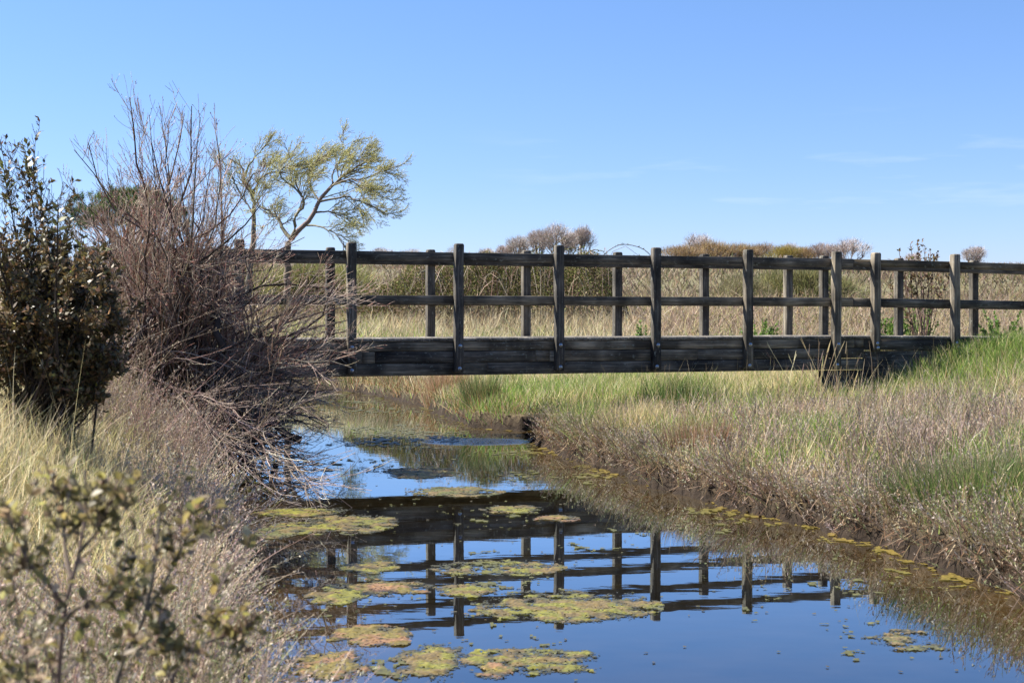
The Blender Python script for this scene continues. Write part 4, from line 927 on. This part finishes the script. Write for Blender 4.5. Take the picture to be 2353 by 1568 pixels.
puff('willow_bush', 1622, 557, 92, TD+4, ORN, [.4, .25, .25, .2], 'tallest orange-brown willow of the distant belt, below the pale thin bare tree', 'tree', group=gp)
puff('willow_bush', 1688, 562, 90, TD+2, ORN, [.3, .3, .2, .3], 'orange-brown willow just left of the middle of the distant belt', 'tree', group=gp)
puff('willow_bush', 1752, 560, 76, TD+8, [(.25, .155, .08), (.22, .16, .10)], [.5, .5], 'duller brown willow in the middle of the distant belt', 'tree', group=gp)
puff('willow_bush', 1802, 566, 66, TD-4, [(.27, .22, .055), (.24, .19, .06)], [.5, .5], 'yellowest olive willow of the distant belt', 'tree', group=gp)
puff('willow_bush', 1850, 568, 70, TD-2, ORN, [.35, .3, .2, .2], 'low orange-brown willow left of the purplish bare tree', 'tree', group=gp)
puff('willow_bush', 1041, 562, 34, TD, [(.27, .18, .07), (.22, .13, .06)], [.5, .5], 'small rust coloured bush beside the second near post', 'bush', n=1500)
OLV = [(.19, .185, .075), (.15, .155, .06), (.24, .21, .11)]
puff('olive_bush', 1850, 622, 300, 125, OLV, [.5, .3, .2], 'wide olive green bush in the rough ground behind the right part of the footbridge', 'bush', n=9000, group='olive bushes behind the footbridge')
puff('olive_bush', 1700, 628, 180, 118, [(.17, .16, .07), (.21, .18, .10)], [.5, .5], 'smaller olive bush left of the wide olive bush', 'bush', n=5000, group='olive bushes behind the footbridge')
puff('olive_bush', 735, 606, 340, 112, [(.21, .215, .075), (.26, .24, .11), (.16, .16, .06)], [.5, .3, .2], 'yellowish green bush seen through the rails left of the bramble', 'bush', n=12000, group='olive bushes behind the footbridge')
puff('olive_bush', 520, 590, 300, 116, [(.23, .18, .11), (.19, .17, .08), (.15, .13, .07)], [.5, .3, .2], 'brownish bush behind the reddish bush and left end of the footbridge', 'bush', n=9000, group='olive bushes behind the footbridge')
# far-off mixed scrub that reads as one mass
g = Geo(); n = 60000; y = 55+95*rng.uniform(size=n)**1.3; x = rng.uniform(-.42, .42, n)*y
hm = .35+.8*ss(fbm(x*.09, y*.09, 95), .35, .7); z = ground_z(x, y)+hm*rng.uniform(size=n)**.7
cc = pick([(.22, .155, .10), (.19, .155, .07), (.27, .205, .135), (.13, .125, .05)], np.stack([.5+0*x, .35+0*x, .3+0*x, .6*ss(fbm(x*.06, y*.06, 97), .45, .65)], 1), n, .2)
ribbons(g, np.stack([x, y, z], 1), tilt(n, .6), rng.uniform(.4, 1.0, n)*(.4+y/120), .0006*y, np.zeros((n, 3)), cc, K=2, tip=.4)
n = 40000; y = rng.uniform(150, 440, n); x = rng.uniform(-.42, .42, n)*y; z = ground_z(x, y)
hm = 3.0*ss(fbm(x*.03, y*.03, 98), .42, .7); z = z+hm*rng.uniform(size=n); cc = pick([(.21, .15, .105), (.19, .16, .08), (.25, .19, .13), (.13, .13, .055)], [.5, .3, .3, .3], n, .2)
ribbons(g, np.stack([x, y, z], 1), tilt(n, .6), rng.uniform(.6, 2.0, n), .0009*y, np.zeros((n, 3)), cc, K=2, tip=.4)
n = 42000; y = rng.uniform(370, 440, n); x = rng.uniform(-.42, .42, n)*y; z0_ = ground_z(x, y); hm = .8+5.2*fbm(x*.035, y*.02, 101)**1.6*(.5+1.0*ss(np.abs(x+10), 60, 0))
z = z0_+hm*rng.uniform(size=n)**.8; cc = pick([(.33, .27, .22), (.29, .22, .15), (.30, .26, .15), (.36, .30, .25)], np.stack([.5+0*x, .2+.6*ss(fbm(x*.02, 0*x, 102), .45, .6), .3+0*x, .4+0*x], 1), n, .14)
ribbons(g, np.stack([x, y, z], 1), tilt(n, .5), rng.uniform(.5, 1.3, n), .0004*y, np.zeros((n, 3)), cc, K=2, tip=.3)
tag(g.build('far_scrub', M['blade']), 'brown and olive scrub spreading to the horizon behind the footbridge', 'scrub', kind='stuff')

# ---- two white vans far off on the left ---------------------------------------------
def van(px, d, label, rz):
    x0 = (px-CX)/F*d; z0 = float(ground_z(np.array([x0-2, x0, x0+2]), np.array([d, d, d])).max())+.5; root = empty('parked_van', (x0, d, z0), rz); tag(root, label, 'van')
    prof = [(-2.4, .35), (-2.45, 1.0), (-2.35, 2.0), (-2.2, 2.1), (1.0, 2.1), (1.35, 1.95), (1.95, 1.2), (2.5, 1.02), (2.55, .4)]; n = len(prof)
    v = [(a, -.95, b) for a, b in prof]+[(a, .95, b) for a, b in prof]+[(0, -.95, .9), (0, .95, .9)]; g = Geo()
    g.add(v, [[j, j+n, (j+1) % n+n, (j+1) % n] for j in range(n)], [[j, (j+1) % n, 2*n] for j in range(n)]+[[(j+1) % n+n, j+n, 2*n+1] for j in range(n)]); g.build('body', M['van_white'], root)
    for s in (-1, 1):
        for a, b in ((-1.9, -.5), (-.35, .95)): g = Geo(); g.box((a, s*.955-.012, 1.2), (b, s*.955+.012, 1.85)); g.build('window', M['van_glass'], root)
        for a in (-1.5, 1.6):
            g = Geo(); tubes(g, np.array([[(a, s*.78, .34), (a, s*.88, .34), (a, s*.97, .34)]]), np.full((1, 3), .34), (.02, .02, .02), 14); o_ = g.build('wheel', M['tyre'], root)
    g = Geo(); g.add([(1.40, -.8, 1.93), (1.40, .8, 1.93), (1.97, .8, 1.24), (1.97, -.8, 1.24)], [[0, 3, 2, 1]]); g.add([(1.37, -.8, 1.90), (1.37, .8, 1.90), (1.94, .8, 1.21), (1.94, -.8, 1.21)], [[0, 1, 2, 3]]); g.build('windscreen', M['van_glass'], root)
van(655, 425, 'white van parked far away, seen just under the rail left of the far post', -.4)
van(606, 432, 'white van parked far away behind the reddish twigs, left of the other van', .5)

# ================================================================== algae on the water
def mat_patch(px, py, wid, hgt, pal, pw, label, seed, cell=.011, hole=.0):
    thr = .52 if py > 1250 else .56; wid *= 1 if py > 1250 else 1.15
    d0 = EYE*F/(py-HY); x0 = (px-CX)/F*d0; a = wid/F*d0/2*1.22; b = (EYE*F/(py-hgt/2-HY)-EYE*F/(py+hgt/2-HY))/2*1.22
    nx_ = int(2*a/cell)+2; ny_ = int(2*b/cell)+2; X, Y = np.meshgrid(np.linspace(-a, a, nx_), np.linspace(-b, b, ny_))
    f = (X/a)**2+(Y/b)**2; nz = .46*fbm(X*3.6+seed*7.1, Y*3.4+seed*3.3, seed, 3)+.54*fbm(X*15+seed, Y*15, seed+1, 5); f = .75*f; ins = f+3.2*(nz-.47) < thr; fine = fbm(X*30+seed, Y*22, seed+3, 3)
    ins &= fine > .36+hole+.10*np.clip(f+3.2*(nz-.47)-.2, 0, 1)
    I = np.arange(nx_*ny_).reshape(ny_, nx_); m_ = ins[:-1, :-1] & ins[1:, 1:] & ins[:-1, 1:] & ins[1:, :-1]
    gap = f+3.2*(nz-.47)-thr; sunk = (gap < .34) & (f < .70) & (rng.uniform(size=gap.shape) < np.where(gap < .12, .82, .40*np.exp(-(gap-.12)/.12))); m_ |= sunk[:-1, :-1]
    q = np.stack([I[:-1, :-1][m_], I[:-1, 1:][m_], I[1:, 1:][m_], I[1:, :-1][m_]], 1)
    if len(q) < 4: return
    Z = .003+.010*np.clip(.52-(f+3.2*(nz-.47)), 0, .5)*(.4+1.2*fine)+.010*(fbm(X*60, Y*60, seed+5, 2)-.3)*(fine > .5)
    e = np.clip(.52-(f+3.2*(nz-.47)), 0, 1)
    u_, inv = np.unique(q, return_inverse=True)
    k = fbm(X*11+3, Y*11, seed+9, 3).ravel()[u_]; wts = np.stack([ss(k, .40, .6), 1-ss(k, .40, .6), .2+2.2*np.exp(-e.ravel()[u_]/.13), .03+0*k], 1)*np.asarray(pw)
    gq = ss(gap.ravel()[u_], -.03, .05)[:, None]; col = (np.asarray(pal)[None]*(wts/wts.sum(1, keepdims=True))[..., None]).sum(1)*(1-gq)+np.array([.060, .058, .032])*gq; col = col*np.exp(rng.normal(0, .26, (len(u_), 1)))
    g = Geo(); g.add(np.stack([X.ravel()[u_]+rng.normal(0, cell*.15, len(u_)), Y.ravel()[u_]+rng.normal(0, cell*.15, len(u_)), np.maximum(Z.ravel()[u_], .003)], 1), inv.reshape(-1, 4), c=col)
    o = g.build('algae_mat', M['algae'], smooth=True); o.location = (x0, d0, 0); tag(o, label, 'algae mat', 'algae mats floating on the stream')
M['algae'] = veg_mat('wet_algae', .15, .38, .5)
YG = [(.205, .195, .024), (.185, .13, .04), (.038, .038, .022), (.27, .215, .12)]; OR = [(.19, .15, .028), (.29, .16, .07), (.050, .040, .022), (.28, .21, .125)]; DK = [(.12, .125, .035), (.20, .14, .05), (.085, .075, .04), (.3, .24, .14)]
for j, (px, py, w, h, pal, lab) in enumerate([
    (1300, 1393, 380, 66, YG, 'largest yellow green algae mat across the reflection of the rails'), (770, 1205, 210, 44, YG, 'yellow green algae mat just below the reflected beam on the left'),
    (1140, 1306, 270, 34, YG, 'pale algae mat crossing the reflected second post'), (905, 1352, 180, 32, OR, 'slim orange algae mat left of the reflected second post'),
    (770, 1366, 130, 42, YG, 'round yellow algae mat by the left bank between the two reflected left posts'), (1062, 1357, 130, 30, YG, 'small algae mat right of the slim orange one'),
    (850, 1464, 160, 44, OR, 'orange algae mat around the foot of the reflected left post'), (745, 1532, 220, 60, OR, 'orange and green algae mat at the bottom edge beside the left bank'),
    (985, 1524, 190, 80, YG, 'bright green algae mat at the bottom, left of centre'), (1225, 1520, 290, 56, YG, 'loose chain of green algae at the bottom centre'),
    (2088, 1474, 180, 46, DK, 'isolated brownish algae mat on open blue water at the right'), (1040, 1130, 180, 20, DK, 'dark thin algae mat on blue water above the reflected beam'),
    (965, 1085, 130, 24, DK, 'brownish algae mat in the pale blue water left of centre'), (1172, 1170, 110, 18, YG, 'narrow algae raft on the dark reflection of the beam, left of the smaller one'), (1274, 1192, 84, 15, OR, 'small orange algae raft at the edge of the dark beam reflection'),
    (700, 1178, 170, 18, YG, 'flat algae mat touching the left bank under the dead branches'), (845, 1306, 120, 26, YG, 'algae mat beside the reflected left post near its middle'), (640, 1220, 90, 30, DK, 'dull algae mat tucked against the left bank'),
    (1130, 1545, 80, 34, OR, 'small peach coloured algae tuft at the bottom centre'), (1080, 1405, 0, 0, YG, '')]):
    if w: mat_patch(px, py, w, h, pal, [1, .9, .7, 1], lab, 3+j, .010 if py > 1250 else .016, .04 if 'chain' in lab else 0)
# thin scum and crumbs everywhere, thickest along the edges and beyond the bridge
g = Geo()
for (x0, x1, y0, y1, cx_, cy_) in ((-1.7, 3.4, 6.0, 12.5, .016, .022), (-4.6, 2.2, 12.5, 22, .022, .035), (-9, 1, 22, 35, .045, .07)):
    X, Y = np.meshgrid(np.arange(x0, x1, cx_), np.arange(y0, y1, cy_)); sd = chan_sd(X, Y); big = fbm(X*1.1+7, Y*.75, 120, 4); sm = fbm(X*9, Y*6, 121, 4)
    right = ss(X+.16*(Y-13), .2, 1.2)
    dens = .19*np.exp(sd/.075)*right*(1.7*vnoise(X*1.5, Y*1.5, 131)-.1)+.12*np.exp(sd/.4)+.062*ss(Y, 12.5, 16)+.012*ss(Y, 20, 26)-.05*ss(8-Y, 0, 1)*right
    f = .45*big+.35*sm+.20*fbm(X*22, Y*14, 122, 3)+dens+.012; ins = (f > .655) & (sd < .12) & (fbm(X*24, Y*20, 140, 3) > .40)
    ny_, nx_ = X.shape; I = np.arange(nx_*ny_).reshape(ny_, nx_); m_ = (ins[:-1, :-1] & ins[1:, 1:] & ins[:-1, 1:] & ins[1:, :-1]) | ((rng.uniform(size=(ny_-1, nx_-1)) < .0012+.004*ss(big[:-1, :-1], .5, .62)) & (sd[:-1, :-1] < 0))
    q = np.stack([I[:-1, :-1][m_], I[:-1, 1:][m_], I[1:, 1:][m_], I[1:, :-1][m_]], 1); u_, inv = np.unique(q, return_inverse=True)
    k = sm.ravel()[u_]; o_ = (np.exp(np.clip(sd.ravel()[u_], -9, 0)/.25)*right.ravel()[u_])[:, None]
    col = np.array([.105, .10, .024])*ss(k, .45, .62)[:, None]+np.array([.085, .07, .03])*(1-ss(k, .45, .62))[:, None]; col = col*(1-o_)+np.array([.20, .145, .032])*o_
    col = col*np.exp(rng.normal(0, .18, (len(u_), 1))); zq = .003+.02*np.clip(f.ravel()[u_]-.655, 0, .5)+.004*rng.uniform(size=len(u_))
    g.add(np.stack([X.ravel()[u_]+rng.normal(0, cx_*.2, len(u_)), Y.ravel()[u_]+rng.normal(0, cy_*.2, len(u_)), zq], 1), inv.reshape(-1, 4), c=col)
tag(g.build('algae_scum', M['algae'], smooth=True), 'thin yellowish algae scum scattered over the stream and along its edges', 'algae', kind='stuff')
# ================================================================== light, sky, camera
SUN_AZ, SUN_EL = math.radians(-74), math.radians(48)      # azimuth from straight ahead, negative = left
sd_ = bpy.data.lights.new('sun', 'SUN'); sd_.energy = 5.0; sd_.angle = math.radians(.53); sd_.color = (1, .945, .86)
so = bpy.data.objects.new('sun', sd_); COL.objects.link(so)
dirv = np.array([math.sin(SUN_AZ)*math.cos(SUN_EL), math.cos(SUN_AZ)*math.cos(SUN_EL), math.sin(SUN_EL)])
from mathutils import Vector
so.rotation_euler = Vector(-dirv).to_track_quat('-Z', 'Y').to_euler()
w = bpy.data.worlds.new('World'); sc.world = w; w.use_nodes = True
nt = w.node_tree; nt.nodes.clear(); N, L = nt.nodes, nt.links
sky = N.new('ShaderNodeTexSky'); sky.sky_type = 'NISHITA'; sky.sun_disc = False; sky.sun_elevation = SUN_EL; sky.sun_rotation = SUN_AZ
sky.air_density = 1.0; sky.dust_density = .2; sky.ozone_density = 3.5; sky.altitude = 0
# thin streaks of cirrus low on the right
tc = N.new('ShaderNodeTexCoord'); mp = N.new('ShaderNodeMapping'); mp.inputs['Scale'].default_value = (5, 3, 42); mp.inputs['Rotation'].default_value = (0, .05, 0)
L.new(tc.outputs['Generated'], mp.inputs[0]); n1 = N.new('ShaderNodeTexNoise'); n1.inputs['Scale'].default_value = 1.0; n1.inputs['Detail'].default_value = 6; n1.inputs['Roughness'].default_value = .55; L.new(mp.outputs[0], n1.inputs['Vector'])
r = ramp(N, [(.55, (0, 0, 0)), (.80, (1, 1, 1))]); L.new(n1.outputs['Fac'], r.inputs[0])
sp_ = N.new('ShaderNodeSeparateXYZ'); L.new(tc.outputs['Generated'], sp_.inputs[0])
def mrange(src, a, b, c, d):
    q = N.new('ShaderNodeMapRange'); q.interpolation_type = 'SMOOTHSTEP'; q.inputs[1].default_value = a; q.inputs[2].default_value = b; q.inputs[3].default_value = c; q.inputs[4].default_value = d; L.new(src, q.inputs[0]); return q.outputs[0]
def mult(a, b):
    q = N.new('ShaderNodeMath'); q.operation = 'MULTIPLY'
    L.new(a, q.inputs[0])
    if isinstance(b, float): q.inputs[1].default_value = b
    else: L.new(b, q.inputs[1])
    return q.outputs[0]
fac = mult(mult(mult(mult(r.outputs[0], mrange(sp_.outputs['X'], -.06, .10, 0, 1)), mrange(sp_.outputs['Z'], .05, .08, 0, 1)), mrange(sp_.outputs['Z'], .115, .15, 1, 0)), .33)
mx = N.new('ShaderNodeMix'); mx.data_type = 'RGBA'; L.new(fac, mx.inputs[0]); 
tint = ramp(N, [(.0, (.84, .92, 1.42)), (.10, (.80, .92, 1.30)), (.22, (.82, .975, 1.27)), (.6, (.55, .80, 1.22))]); L.new(sp_.outputs['Z'], tint.inputs[0])
tm = N.new('ShaderNodeMix'); tm.data_type = 'RGBA'; tm.blend_type = 'MULTIPLY'; tm.inputs[0].default_value = 1; L.new(sky.outputs[0], tm.inputs[6]); L.new(tint.outputs[0], tm.inputs[7])
L.new(tm.outputs[2], mx.inputs[6]); mx.inputs[7].default_value = (8.2, 8.6, 9.2, 1)
bg = N.new('ShaderNodeBackground'); bg.inputs['Strength'].default_value = .05; L.new(mx.outputs[2], bg.inputs['Color'])
o = N.new('ShaderNodeOutputWorld'); L.new(bg.outputs[0], o.inputs[0])

cd = bpy.data.cameras.new('camera'); cd.lens = 50; cd.sensor_width = 36; cd.sensor_fit = 'HORIZONTAL'; cd.clip_start = .05; cd.clip_end = 5000
cd.dof.use_dof = True; cd.dof.focus_distance = 19.5; cd.dof.aperture_fstop = 5.6
cam = bpy.data.objects.new('camera', cd); COL.objects.link(cam); cam.location = (0, 0, EYE)
cam.rotation_euler = (PI/2-math.atan((784-HY)/F), 0, 0); sc.camera = cam
sc.view_settings.view_transform = 'Standard'; sc.view_settings.look = 'None'; sc.view_settings.gamma = 1; sc.view_settings.exposure = 1.5
sc.cycles.max_bounces = 6; sc.cycles.diffuse_bounces = 3; sc.cycles.glossy_bounces = 3; sc.cycles.transmission_bounces = 4; sc.cycles.transparent_max_bounces = 8
sc.cycles.use_denoising = True
